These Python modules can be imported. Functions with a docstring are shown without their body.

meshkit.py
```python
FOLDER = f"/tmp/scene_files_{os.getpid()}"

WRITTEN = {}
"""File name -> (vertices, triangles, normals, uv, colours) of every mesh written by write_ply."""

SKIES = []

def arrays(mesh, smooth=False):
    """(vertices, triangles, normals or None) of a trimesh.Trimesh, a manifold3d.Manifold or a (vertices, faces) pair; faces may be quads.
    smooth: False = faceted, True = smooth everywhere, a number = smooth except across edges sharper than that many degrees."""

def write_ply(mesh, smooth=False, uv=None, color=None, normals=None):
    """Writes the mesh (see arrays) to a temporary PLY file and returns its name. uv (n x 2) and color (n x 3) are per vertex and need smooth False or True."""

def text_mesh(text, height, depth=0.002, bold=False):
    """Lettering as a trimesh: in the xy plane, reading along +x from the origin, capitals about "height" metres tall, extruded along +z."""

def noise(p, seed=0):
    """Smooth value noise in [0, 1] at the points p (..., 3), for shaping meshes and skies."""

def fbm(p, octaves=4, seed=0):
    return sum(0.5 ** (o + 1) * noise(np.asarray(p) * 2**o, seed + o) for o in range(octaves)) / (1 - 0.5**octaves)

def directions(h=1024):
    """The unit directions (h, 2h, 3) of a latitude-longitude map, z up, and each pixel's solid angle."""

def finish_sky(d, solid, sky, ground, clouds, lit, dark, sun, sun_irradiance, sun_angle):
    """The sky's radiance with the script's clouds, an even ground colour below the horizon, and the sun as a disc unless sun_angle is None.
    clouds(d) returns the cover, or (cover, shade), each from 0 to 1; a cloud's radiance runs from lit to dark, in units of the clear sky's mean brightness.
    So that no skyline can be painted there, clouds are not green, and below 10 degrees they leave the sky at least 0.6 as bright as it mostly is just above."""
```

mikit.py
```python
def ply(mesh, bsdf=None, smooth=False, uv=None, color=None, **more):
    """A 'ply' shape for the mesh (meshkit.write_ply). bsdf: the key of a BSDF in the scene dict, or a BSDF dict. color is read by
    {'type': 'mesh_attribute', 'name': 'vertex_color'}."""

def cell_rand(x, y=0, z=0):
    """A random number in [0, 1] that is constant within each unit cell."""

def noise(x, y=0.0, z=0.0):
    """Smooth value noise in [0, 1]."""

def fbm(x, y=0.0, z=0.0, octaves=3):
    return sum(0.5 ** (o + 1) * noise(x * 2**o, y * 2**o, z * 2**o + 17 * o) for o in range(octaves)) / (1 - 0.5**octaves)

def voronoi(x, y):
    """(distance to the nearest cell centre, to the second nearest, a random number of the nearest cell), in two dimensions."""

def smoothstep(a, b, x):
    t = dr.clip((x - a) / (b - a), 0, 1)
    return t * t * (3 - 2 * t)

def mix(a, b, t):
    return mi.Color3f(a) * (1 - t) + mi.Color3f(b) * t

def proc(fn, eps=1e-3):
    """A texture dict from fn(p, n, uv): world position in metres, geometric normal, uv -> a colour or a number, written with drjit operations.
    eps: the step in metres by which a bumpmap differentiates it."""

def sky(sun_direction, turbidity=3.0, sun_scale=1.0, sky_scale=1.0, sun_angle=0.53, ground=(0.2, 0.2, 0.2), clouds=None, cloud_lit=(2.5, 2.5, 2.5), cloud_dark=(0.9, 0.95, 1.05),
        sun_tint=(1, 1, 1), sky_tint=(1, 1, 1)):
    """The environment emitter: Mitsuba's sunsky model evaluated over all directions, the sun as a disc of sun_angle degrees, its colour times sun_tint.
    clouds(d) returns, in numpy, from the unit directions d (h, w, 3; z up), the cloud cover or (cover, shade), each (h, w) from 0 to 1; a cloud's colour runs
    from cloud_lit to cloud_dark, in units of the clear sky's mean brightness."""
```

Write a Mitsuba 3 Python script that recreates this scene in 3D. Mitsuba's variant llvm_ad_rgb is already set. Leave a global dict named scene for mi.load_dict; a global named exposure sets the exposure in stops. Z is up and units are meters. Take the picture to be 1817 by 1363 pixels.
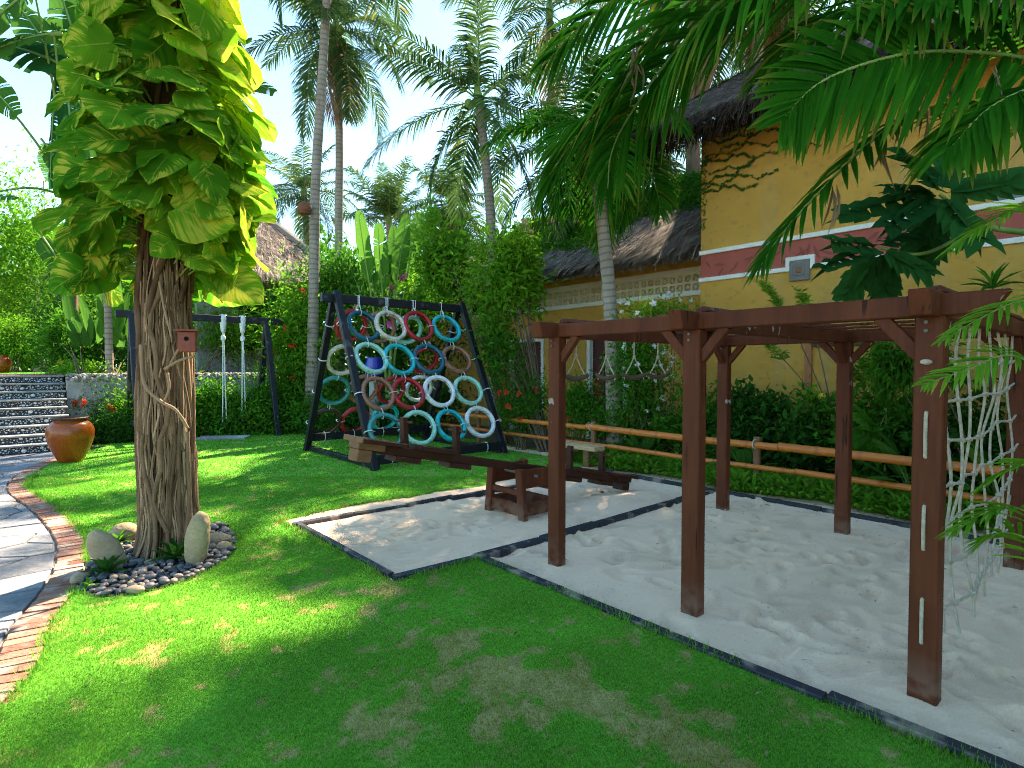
import math, random
import numpy as np, trimesh, shapely
import drjit as dr
import mitsuba as mi
import mikit, meshkit
from shapely.geometry import Polygon, LineString, Point
from scipy.spatial import Voronoi

T = mi.ScalarTransform4f
PI = math.pi
scene, labels = {}, {}

# ------------------------------------------------------------------ camera, sky, exposure
CAM_H, FPX, CX, CY, PITCH = 1.6, 998.0, 908.5, 681.5, 0.02955
scene['camera'] = {
    'type': 'perspective', 'fov': 2 * math.degrees(math.atan(CX / FPX)), 'fov_axis': 'x',
    'near_clip': 0.05, 'far_clip': 2000.0,
    'to_world': T().look_at(origin=[0, 0, CAM_H], target=[0, math.cos(PITCH), CAM_H - math.sin(PITCH)], up=[0, 0, 1])}
SUN_AZ, SUN_EL = math.radians(20.0), math.radians(48.0)      # right of straight ahead, above the horizon
SUN = np.array([math.sin(SUN_AZ) * math.cos(SUN_EL), math.cos(SUN_AZ) * math.cos(SUN_EL), math.sin(SUN_EL)])


def thin_cloud(d):
    c = 0.5 * meshkit.noise(d * [3, 3, 7] + 5, 3) + 0.3 * meshkit.noise(d * [8, 8, 16] + 9, 4) + 0.2 * meshkit.noise(d * [19, 19, 33], 5)
    low = np.clip(1 - d[..., 2] * 1.5, 0, 1)
    return np.clip((c - 0.45) * 2.0, 0, 1) * 0.22 * low


scene['sky'] = mikit.sky(SUN.tolist(), turbidity=1.7, sun_scale=1.0, sky_scale=1.0, sun_angle=0.6, ground=(0.12, 0.14, 0.08),
                         clouds=thin_cloud, cloud_lit=(1.6, 1.7, 1.8), sky_tint=(1.03, 1.04, 0.90))
exposure = 4.0

rng = np.random.default_rng(7)


# ------------------------------------------------------------------ where things stand (site axes u1, u2 on the ground)
U1, U2 = np.array([-0.661, 0.751, 0.0]), np.array([0.751, 0.661, 0.0])
UP = np.array([0.0, 0.0, 1.0])


def S(a, b, z=0.0):
    return a * U1 + b * U2 + z * UP


def ray(px, py):
    x, y = (px - CX) / FPX, (CY - py) / FPX
    c, s = math.cos(PITCH), math.sin(PITCH)
    return np.array([x, c + y * s, -s + y * c])


def A(px, py, Y):
    d = ray(px, py)
    return np.array([0, 0, CAM_H]) + d * (Y / d[1])


def G(px, py, z=0.0):
    d = ray(px, py)
    return np.array([0, 0, CAM_H]) + d * ((z - CAM_H) / d[2])


def B(px, py, b):
    """the point seen there on the upright plane at distance b along U2: (a, z)"""
    d = ray(px, py)
    p = np.array([0, 0, CAM_H]) + d * (b / (d @ U2))
    return p @ U1, p[2]


# ------------------------------------------------------------------ scene bookkeeping
def fresh(name):
    if name not in used:
        used[name] = 0
        return name
    used[name] += 1
    return f'{name}_{used[name]:03d}'


used = {}


def note(key, label=None, cat=None, group=None, kind=None):
    d = {k: v for k, v in (('label', label), ('category', cat), ('group', group), ('kind', kind)) if v}
    if d:
        labels[key] = d
    return key


def thing(name, label, cat, group=None, kind=None):
    return note(fresh(name), label, cat, group, kind)


def put(parent, name, mesh, mat, smooth=False, uv=None, label=None, kind=None, to=None):
    """mesh (trimesh, (v, f) or (v, f, uv)) as a part of parent"""
    key = fresh(f'{parent}__{name}' if parent else name)
    if isinstance(mesh, dict):
        d = dict(mesh)
    else:
        if isinstance(mesh, tuple) and len(mesh) == 3:
            mesh, uv = (mesh[0], mesh[1]), mesh[2]
        if smooth is not True and smooth is not False:
            uv = None
        d = mikit.ply(mesh, 'm_' + mat, smooth=smooth, uv=uv)
    if to is not None:
        d['to_world'] = to
    scene[key] = d
    note(key, label, None, None, kind)
    return key


def solo(name, mesh, mat, label, cat, smooth=False, group=None, kind=None, uv=None, to=None):
    key = put(None, name, mesh, mat, smooth, uv, to=to)
    return note(key, label, cat, group, kind)


def norm(v):
    v = np.asarray(v, float)
    return v / (np.linalg.norm(v, axis=-1, keepdims=True) + 1e-12)


class MB:
    """collects pieces of ONE mesh"""

    def __init__(self):
        self.v, self.f, self.uv, self.n = [], [], [], 0

    def raw(self, v, f, uv=None):
        v, f = np.asarray(v, float), np.asarray(f, int)
        if f.shape[1] == 4:
            f = np.vstack([f[:, [0, 1, 2]], f[:, [0, 2, 3]]])
        self.v.append(v)
        self.f.append(f + self.n)
        self.uv.append(np.zeros((len(v), 2)) if uv is None else np.asarray(uv, float))
        self.n += len(v)
        return self

    def add(self, m):
        return self.raw(*m) if isinstance(m, tuple) else self.raw(m.vertices, m.faces)

    def beam(self, p0, p1, w, h, up=UP, ch=None, tint=0.0, cut0=0.0, cut1=0.0):
        """squared timber with chamfered edges; w across, h along 'up'; cut = slant of the end (top longer)"""
        p0, p1 = np.asarray(p0, float), np.asarray(p1, float)
        t = norm(p1 - p0)
        s = norm(np.cross(t, up))
        u = np.cross(s, t)
        c = min(w, h) * 0.09 if ch is None else ch
        w2, h2 = w / 2, h / 2
        prof = np.array([[-w2 + c, -h2], [w2 - c, -h2], [w2, -h2 + c], [w2, h2 - c], [w2 - c, h2], [-w2 + c, h2], [-w2, h2 - c], [-w2, -h2 + c]])
        r0 = p0 + prof[:, :1] * s + prof[:, 1:] * u - t * (cut0 * (prof[:, 1:] / h2))
        r1 = p1 + prof[:, :1] * s + prof[:, 1:] * u + t * (cut1 * (prof[:, 1:] / h2))
        e = c * 0.8
        k0 = r0 * 1.0
        k1 = r1 * 1.0
        k0 = p0 + (k0 - p0) * (1 - 2 * e / max(w, h)) - t * 0.0
        k1 = p1 + (k1 - p1) * (1 - 2 * e / max(w, h))
        v = np.vstack([k0, r0 + t * e, r1 - t * e, k1])
        i = np.arange(8)
        j = (i + 1) % 8
        q = []
        for k in range(3):
            q.append(np.stack([i + 8 * k, j + 8 * k, j + 8 * k + 8, i + 8 * k + 8], 1))
        q = np.vstack(q)
        f = np.vstack([q[:, [0, 1, 2]], q[:, [0, 2, 3]], [[0, k + 1, k] for k in range(1, 7)], [[24, 24 + k, 25 + k] for k in range(1, 7)]])
        return self.raw(v, f, np.full((32, 2), tint))

    def tube(self, pts, rad, sides=6, tint=0.0, cap=True):
        p = np.asarray(pts, float)
        n = len(p)
        r = np.broadcast_to(np.asarray(rad, float), (n,))
        t = norm(np.gradient(p, axis=0))
        a = np.zeros_like(p)
        ref = np.array([1.0, 0, 0]) if abs(t[0][0]) < 0.8 else np.array([0, 1.0, 0])
        a[0] = norm(np.cross(t[0], ref))
        for i in range(1, n):
            a[i] = norm(a[i - 1] - t[i] * (a[i - 1] @ t[i]))
        b = np.cross(t, a)
        ang = np.arange(sides) * 2 * PI / sides
        v = p[:, None] + r[:, None, None] * (np.cos(ang)[None, :, None] * a[:, None] + np.sin(ang)[None, :, None] * b[:, None])
        i, j = np.meshgrid(np.arange(n - 1), np.arange(sides), indexing='ij')
        q = np.stack([i * sides + j, i * sides + (j + 1) % sides, (i + 1) * sides + (j + 1) % sides, (i + 1) * sides + j], -1).reshape(-1, 4)
        v = v.reshape(-1, 3)
        f = np.vstack([q[:, [0, 1, 2]], q[:, [0, 2, 3]]])
        if cap:
            m = len(v)
            v = np.vstack([v, p[:1], p[-1:]])
            k = np.arange(sides)
            f = np.vstack([f, np.stack([(k + 1) % sides, k, k * 0 + m], 1), np.stack([k + (n - 1) * sides, (k + 1) % sides + (n - 1) * sides, k * 0 + m + 1], 1)])
        return self.raw(v, f, np.full((len(v), 2), tint))

    def out(self, uv=True):
        v, f = np.vstack(self.v), np.vstack(self.f)
        return (v, f, np.vstack(self.uv)) if uv else (v, f)


def beam(*a, **k):
    return MB().beam(*a, **k).out()


def tube(*a, **k):
    return MB().tube(*a, **k).out()


def lathe(profile, sides=40, tint=0.0):
    """closed surface of revolution about z from (r, z) pairs"""
    pr = np.asarray(profile, float)
    ang = np.arange(sides) * 2 * PI / sides
    v = np.stack([pr[:, :1] * np.cos(ang), pr[:, :1] * np.sin(ang), np.repeat(pr[:, 1:], sides, 1)], -1).reshape(-1, 3)
    n = len(pr)
    i, j = np.meshgrid(np.arange(n - 1), np.arange(sides), indexing='ij')
    q = np.stack([i * sides + j, i * sides + (j + 1) % sides, (i + 1) * sides + (j + 1) % sides, (i + 1) * sides + j], -1).reshape(-1, 4)
    return v, np.vstack([q[:, [0, 1, 2]], q[:, [0, 2, 3]]]), np.full((len(v), 2), tint)


def sheet(poly, z, holes=None):
    v, f = trimesh.creation.triangulate_polygon(poly, engine='earcut')
    v = np.column_stack([v, np.full(len(v), z)])
    nz = np.cross(v[f[:, 1]] - v[f[:, 0]], v[f[:, 2]] - v[f[:, 0]])[:, 2]
    f = np.where((nz < 0)[:, None], f[:, ::-1], f)
    return v, f


def slab(poly, z0, h, bevel=0.008, tint=0.0):
    """a stone or brick from its outline: top slightly smaller than the foot"""
    c = np.array(shapely.geometry.polygon.orient(poly.simplify(0.004)).exterior.coords)[:-1]
    m = c.mean(0)
    d = np.linalg.norm(c - m, axis=1, keepdims=True)
    top = m + (c - m) * np.clip(1 - bevel / np.maximum(d, 1e-6), 0.2, 1)
    n = len(c)
    v = np.vstack([np.column_stack([c, np.full(n, z0)]), np.column_stack([c, np.full(n, z0 + h - bevel)]), np.column_stack([top, np.full(n, z0 + h)]), [[*m, z0 + h]]])
    i = np.arange(n)
    j = (i + 1) % n
    f = np.vstack([np.stack([i, j, j + n], 1), np.stack([i, j + n, i + n], 1), np.stack([i + n, j + n, j + 2 * n], 1), np.stack([i + n, j + 2 * n, i + 2 * n], 1), np.stack([i + 2 * n, j + 2 * n, i * 0 + 3 * n], 1)])
    return v, f, np.full((len(v), 2), tint)


def spline(pts, n):
    """smooth curve through the points (Catmull-Rom)"""
    p = np.asarray(pts, float)
    if len(p) == 2:
        return p[0] + (p[1] - p[0]) * np.linspace(0, 1, n)[:, None]
    q = np.vstack([2 * p[0] - p[1], p, 2 * p[-1] - p[-2]])
    t = np.linspace(0, len(p) - 1 - 1e-9, n)
    i = t.astype(int)
    u = (t - i)[:, None]
    a, b, c, d = q[i], q[i + 1], q[i + 2], q[i + 3]
    return 0.5 * (2 * b + (c - a) * u + (2 * a - 5 * b + 4 * c - d) * u ** 2 + (3 * b - a - 3 * c + d) * u ** 3)


def rock(seed, size, sub=3, rough=0.12, freq=1.6):
    m = trimesh.creation.icosphere(subdivisions=sub)
    v = np.array(m.vertices)
    k = 1 + rough * (meshkit.noise(v * freq + seed * 7.3, seed) - 0.5) * 2 + 0.3 * rough * (meshkit.noise(v * freq * 4 + seed, seed + 1) - 0.5)
    return v * k[:, None] * np.asarray(size), np.array(m.faces)


def fbm3(p, seed=0, oct=4):
    return sum(0.5 ** (o + 1) * meshkit.noise(np.asarray(p) * 2 ** o + 13.7 * o, seed + o) for o in range(oct)) / (1 - 0.5 ** oct)


# ------------------------------------------------------------------ materials
N, FB, SM, MIX, VOR, CR = mikit.noise, mikit.fbm, mikit.smoothstep, mikit.mix, mikit.voronoi, mikit.cell_rand


def mat(key, fn, rough=0.8, bump=None, scale=0.01, spec=0.3, **more):
    col = mikit.proc(fn) if callable(fn) else {'type': 'rgb', 'value': list(fn)}
    d = {'type': 'principled', 'base_color': col, 'roughness': rough, 'specular': spec, **more}
    if bump is not None:
        d = {'type': 'bumpmap', 'arbitrary': mikit.proc(bump), 'scale': scale, 'bsdf': d}
    scene['m_' + key] = {'type': 'twosided', 'bsdf': d}


def leafmat(key, dark, light, odd=None, trans=0.9, rough=0.45, odd_at=0.93, tips=False):
    """leaf: tint chosen per leaf by uv.x, a little paler along the blade"""
    def fn(p, n, uv):
        r = uv.x
        c = MIX(dark, light, SM(0.0, 1.0, r) * 0.8 + 0.25 * N(p.x * 2.3, p.y * 2.3, p.z * 2.3))
        if odd is not None:
            c = dr.select(r > odd_at, mi.Color3f(odd), c)
        if tips:
            q = r * 37.0 - dr.floor(r * 37.0)
            c = MIX(c, (0.22, 0.12, 0.04), SM(0.97 - 0.22 * q, 1.0, uv.y) * SM(0.45, 0.55, q))
            c = MIX(c, (0.16, 0.25, 0.02), SM(0.55, 1.0, uv.y) * q * 0.5)
        return c * (0.85 + 0.25 * uv.y)
    scene['m_' + key] = {'type': 'principledthin', 'base_color': mikit.proc(fn), 'roughness': rough, 'diff_trans': trans, 'eta': 1.4}


leafmat('leaf_mid', (0.035, 0.14, 0.012), (0.11, 0.31, 0.024), (0.16, 0.26, 0.03))
leafmat('leaf_bright', (0.075, 0.24, 0.014), (0.22, 0.46, 0.03), (0.30, 0.38, 0.04), trans=1.0)
leafmat('leaf_dark', (0.020, 0.080, 0.012), (0.06, 0.18, 0.022), (0.09, 0.14, 0.02))
leafmat('leaf_fern', (0.11, 0.33, 0.02), (0.24, 0.50, 0.045), (0.20, 0.24, 0.04))
leafmat('leaf_palm', (0.045, 0.10, 0.030), (0.10, 0.18, 0.045), (0.30, 0.27, 0.05), trans=0.8, rough=0.35, odd_at=0.95)
leafmat('leaf_palm_near', (0.014, 0.105, 0.007), (0.055, 0.23, 0.014), (0.16, 0.22, 0.02), trans=0.9, rough=0.33, odd_at=0.95, tips=True)
leafmat('leaf_palm_yellow', (0.16, 0.20, 0.03), (0.36, 0.33, 0.05), (0.30, 0.20, 0.06), trans=1.0)
leafmat('leaf_dry', (0.20, 0.13, 0.07), (0.42, 0.32, 0.20), (0.12, 0.06, 0.03), trans=0.5, rough=0.8)
leafmat('leaf_banana', (0.045, 0.13, 0.022), (0.10, 0.25, 0.03), None, trans=1.0, rough=0.35)
leafmat('leaf_lobed', (0.016, 0.080, 0.020), (0.040, 0.15, 0.028), None, trans=0.7, rough=0.3)
leafmat('petal_red', (0.62, 0.05, 0.03), (0.75, 0.12, 0.05), None, trans=0.6, rough=0.6)
leafmat('petal_pink', (0.70, 0.22, 0.28), (0.80, 0.38, 0.36), None, trans=0.6, rough=0.6)
leafmat('petal_magenta', (0.62, 0.08, 0.35), (0.80, 0.22, 0.55), None, trans=0.6, rough=0.6)
leafmat('petal_white', (0.75, 0.76, 0.70), (0.85, 0.85, 0.82), None, trans=0.5, rough=0.6)
leafmat('petal_yellow', (0.75, 0.55, 0.05), (0.85, 0.65, 0.08), None, trans=0.6, rough=0.6)


WORN = ((-0.05, 2.80, 0.36, 0.9), (0.35, 2.65, 0.34, 0.8), (0.78, 2.42, 0.30, 0.7), (-0.85, 3.85, 0.30, 0.75), (-0.35, 3.20, 0.26, 0.7), (-1.60, 4.00, 0.26, 0.45),
        (-1.95, 3.08, 0.15, 0.6), (1.35, 2.45, 0.25, 0.5), (-0.60, 2.30, 0.28, 0.5), (-2.75, 3.9, 0.12, 0.8), (-2.2, 4.75, 0.2, 0.5), (-3.7, 5.6, 0.25, 0.5))


def worn_turf(x, y, noise3, exp):
    """how bare the turf is at a place (children's tracks), for the lawn's colour and for the density of its blades"""
    d = 0.0
    for cx, cy, r, s in WORN:
        d = d + s * exp(-((x - cx) * (x - cx) + (y - cy) * (y - cy)) / (r * r))
    return d * 0.80 + 2.5 * (noise3 - 0.5)


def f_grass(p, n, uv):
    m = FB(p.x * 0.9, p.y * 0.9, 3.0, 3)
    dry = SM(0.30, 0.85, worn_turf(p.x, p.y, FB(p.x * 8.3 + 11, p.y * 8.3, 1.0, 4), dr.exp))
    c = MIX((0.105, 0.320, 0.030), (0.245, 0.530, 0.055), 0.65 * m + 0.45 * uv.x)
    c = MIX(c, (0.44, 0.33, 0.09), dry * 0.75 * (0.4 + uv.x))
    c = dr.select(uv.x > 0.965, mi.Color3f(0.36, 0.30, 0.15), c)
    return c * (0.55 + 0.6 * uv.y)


scene['m_grass_blade'] = {'type': 'principledthin', 'base_color': mikit.proc(f_grass), 'roughness': 0.55, 'diff_trans': 0.9, 'eta': 1.35}


def f_lawn(p, n, uv):
    m = FB(p.x * 0.9, p.y * 0.9, 3.0, 3)
    fine = N(p.x * 70, p.y * 70, 1.0)
    dry = SM(0.25, 0.75, worn_turf(p.x, p.y, FB(p.x * 8.3 + 11, p.y * 8.3, 1.0, 4), dr.exp) + 0.3 * (fine - 0.5))
    c = MIX((0.065, 0.24, 0.018), (0.155, 0.43, 0.034), 0.6 * m + 0.4 * fine)
    b = MIX((0.27, 0.175, 0.070), (0.44, 0.30, 0.145), N(p.x * 22, p.y * 22, 4.0))
    return MIX(c, b, dry * 0.75)


mat('lawn', f_lawn, 0.95, spec=0.1)


def f_sand(p, n, uv):
    big = FB(p.x * 1.1, p.y * 1.1, 0.3, 3)
    c = MIX((0.75, 0.51, 0.33), (0.85, 0.61, 0.42), big)
    damp = SM(0.56, 0.72, FB(p.x * 2.1 + 4, p.y * 2.1, 2.0, 4))
    c = MIX(c, (0.48, 0.335, 0.225), damp * 0.32)
    c = c * (0.93 + 0.14 * N(p.x * 160, p.y * 160, 1.0))
    speck = SM(0.90, 0.94, N(p.x * 75, p.y * 75, 7.0)) * SM(0.5, 0.7, N(p.x * 3, p.y * 3, 9.0))
    return MIX(c, (0.16, 0.12, 0.09), speck * 0.5)


mat('sand', f_sand, 0.95, bump=lambda p, n, uv: FB(p.x * 55, p.y * 55, 0.0, 3), scale=0.006, spec=0.15)


def f_soil(p, n, uv):
    return MIX((0.07, 0.05, 0.03), (0.17, 0.13, 0.085), FB(p.x * 5, p.y * 5, p.z * 5, 4))


mat('soil', f_soil, 0.95, bump=lambda p, n, uv: FB(p.x * 30, p.y * 30, p.z * 30, 3), scale=0.02, spec=0.1)


def f_slate(p, n, uv):
    g = FB(p.x * 6, p.y * 6, p.z * 6, 4)
    c = MIX((0.10, 0.105, 0.115), (0.24, 0.24, 0.245), 0.55 * uv.x + 0.5 * g)
    c = MIX(c, (0.34, 0.29, 0.23), SM(0.55, 0.8, FB(p.x * 2.2, p.y * 2.2, 5.0, 3)) * 0.6)
    return c * (0.85 + 0.3 * N(p.x * 60, p.y * 60, p.z * 60))


mat('slate', f_slate, 0.75, bump=lambda p, n, uv: FB(p.x * 14, p.y * 14, p.z * 14, 4), scale=0.02, spec=0.35)


def f_brick(p, n, uv):
    c = MIX((0.16, 0.068, 0.046), (0.34, 0.175, 0.12), uv.x)
    c = MIX(c, (0.40, 0.33, 0.27), SM(0.45, 0.75, FB(p.x * 9, p.y * 9, p.z * 9, 3)) * 0.6)
    return c * (0.8 + 0.35 * N(p.x * 80, p.y * 80, p.z * 80))


mat('brick', f_brick, 0.9, bump=lambda p, n, uv: FB(p.x * 60, p.y * 60, p.z * 60, 2), scale=0.006, spec=0.2)
mat('mortar', lambda p, n, uv: MIX((0.16, 0.14, 0.12), (0.30, 0.27, 0.23), FB(p.x * 25, p.y * 25, p.z * 25, 3)), 0.95, spec=0.1)
mat('concrete', lambda p, n, uv: MIX((0.24, 0.23, 0.21), (0.44, 0.42, 0.39), FB(p.x * 6, p.y * 6, p.z * 6, 4)) * (0.7 + 0.4 * N(p.x * 1.5, p.y * 1.5, p.z * 4)), 0.9, bump=lambda p, n, uv: FB(p.x * 30, p.y * 30, p.z * 30, 3), scale=0.01, spec=0.2)
mat('dark_mortar', lambda p, n, uv: MIX((0.030, 0.028, 0.028), (0.085, 0.08, 0.078), FB(p.x * 14, p.y * 14, p.z * 14, 3)), 0.9, spec=0.2)


def f_pebble(p, n, uv):
    c = MIX((0.055, 0.055, 0.06), (0.21, 0.20, 0.185), uv.x * uv.x)
    c = dr.select(uv.x > 0.86, mi.Color3f(0.28, 0.21, 0.15), c)
    return c * (0.75 + 0.5 * FB(p.x * 30, p.y * 30, p.z * 30, 2))


mat('pebble', f_pebble, 0.55, spec=0.4)
mat('white_pebble', lambda p, n, uv: MIX((0.55, 0.53, 0.49), (0.80, 0.79, 0.76), uv.x) * (0.85 + 0.25 * N(p.x * 40, p.y * 40, p.z * 40)), 0.6, spec=0.35)
mat('wall_pebble', lambda p, n, uv: MIX((0.16, 0.145, 0.125), (0.46, 0.44, 0.40), uv.x * uv.x) * (0.8 + 0.3 * N(p.x * 40, p.y * 40, p.z * 40)), 0.7, spec=0.3)
mat('boulder', lambda p, n, uv: MIX((0.27, 0.19, 0.105), (0.46, 0.35, 0.215), FB(p.x * 5, p.y * 5, p.z * 5, 4)) * (0.8 + 0.3 * N(p.x * 60, p.y * 60, p.z * 60)), 0.85, bump=lambda p, n, uv: FB(p.x * 26, p.y * 26, p.z * 26, 3), scale=0.008, spec=0.2)


def f_brown(p, n, uv):
    g = FB(p.x * 9, p.y * 9, p.z * 1.6, 3)
    c = MIX((0.076, 0.019, 0.008), (0.150, 0.042, 0.017), g)
    c = c * (0.84 + 0.32 * N(p.x * 110, p.y * 110, p.z * 5))
    crack = SM(0.80, 0.86, N(p.x * 60, p.y * 60, p.z * 2.0)) * SM(0.4, 0.6, N(p.x * 6, p.y * 6, p.z * 3))
    c = c * (1 - 0.7 * crack)
    chip = SM(0.72, 0.76, FB(p.x * 16, p.y * 16, p.z * 9, 3)) * SM(0.55, 0.75, N(p.x * 2.1 + 3, p.y * 2.1, p.z * 1.7))
    c = MIX(c, (0.40, 0.33, 0.27), chip * 0.8)
    dusty = SM(0.30, 0.0, p.z) * SM(0.35, 0.65, FB(p.x * 12, p.y * 12, p.z * 12, 3))
    return MIX(c, (0.34, 0.25, 0.18), dusty * 0.28)


mat('brown_timber', f_brown, 0.55, bump=lambda p, n, uv: FB(p.x * 50, p.y * 50, p.z * 9, 2), scale=0.004, spec=0.16)


def f_black(p, n, uv):
    c = MIX((0.008, 0.008, 0.011), (0.020, 0.020, 0.026), FB(p.x * 14, p.y * 14, p.z * 3, 3))
    worn = SM(0.62, 0.74, FB(p.x * 7, p.y * 7, p.z * 5, 4))
    return MIX(c, (0.11, 0.10, 0.10), worn * 0.55)


mat('dark_brown_timber', lambda p, n, uv: MIX((0.036, 0.012, 0.007), (0.078, 0.026, 0.013), FB(p.x * 9, p.y * 9, p.z * 5, 3)) * (0.84 + 0.32 * N(p.x * 60, p.y * 60, p.z * 40)), 0.5, spec=0.2)
mat('black_timber', f_black, 0.42, spec=0.3)
mat('seat_timber', lambda p, n, uv: MIX((0.15, 0.068, 0.028), (0.25, 0.12, 0.055), FB(p.x * 6, p.y * 18, p.z * 30, 3)), 0.6)
mat('pale_timber', lambda p, n, uv: MIX((0.46, 0.28, 0.14), (0.62, 0.42, 0.23), FB(p.x * 6, p.y * 18, p.z * 30, 3)), 0.7)
mat('rail_edge', lambda p, n, uv: MIX((0.010, 0.012, 0.018), (0.035, 0.037, 0.05), FB(p.x * 8, p.y * 8, p.z * 8, 4)) + mi.Color3f(0.34, 0.26, 0.19) * SM(0.56, 0.74, FB(p.x * 7 + 3, p.y * 7, 1.0, 4)) * 0.6, 0.5, spec=0.4)


def f_bamboo(p, n, uv):
    c = MIX((0.44, 0.105, 0.012), (0.60, 0.20, 0.032), FB(p.x * 4, p.y * 4, p.z * 20, 3))
    return MIX(c, (0.16, 0.08, 0.04), SM(0.62, 0.8, FB(p.x * 9, p.y * 9, p.z * 9, 3)) * 0.5) * (0.62 + 0.5 * uv.x)


mat('bamboo', f_bamboo, 0.4, spec=0.5)


def f_bark(p, n, uv):
    c = MIX((0.022, 0.012, 0.007), (0.095, 0.056, 0.032), FB(p.x * 16, p.y * 16, p.z * 3, 4))
    return c * (0.7 + 0.5 * N(p.x * 50, p.y * 50, p.z * 9))


mat('bark', f_bark, 0.9, bump=lambda p, n, uv: FB(p.x * 40, p.y * 40, p.z * 7, 3), scale=0.02, spec=0.15)
mat('root', lambda p, n, uv: MIX((0.062, 0.028, 0.011), (0.53, 0.34, 0.195), 0.85 * uv.x * uv.x + 0.40 * FB(p.x * 20, p.y * 20, p.z * 5, 3) - 0.08), 0.85, spec=0.2)
mat('twig', lambda p, n, uv: MIX((0.09, 0.06, 0.035), (0.24, 0.17, 0.11), FB(p.x * 12, p.y * 12, p.z * 4, 3)), 0.85, spec=0.2)
mat('green_stem', lambda p, n, uv: MIX((0.10, 0.20, 0.03), (0.24, 0.34, 0.07), FB(p.x * 8, p.y * 8, p.z * 3, 2)), 0.5)


def f_palm_trunk(p, n, uv):
    ring = SM(0.30, 0.5, dr.abs(dr.sin(uv.y * 26.0 + 1.6 * N(p.x * 3, p.y * 3, p.z * 2))))
    c = MIX((0.20, 0.155, 0.115), (0.40, 0.33, 0.26), FB(p.x * 7, p.y * 7, p.z * 2, 4))
    return c * (0.62 + 0.38 * ring)


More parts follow.
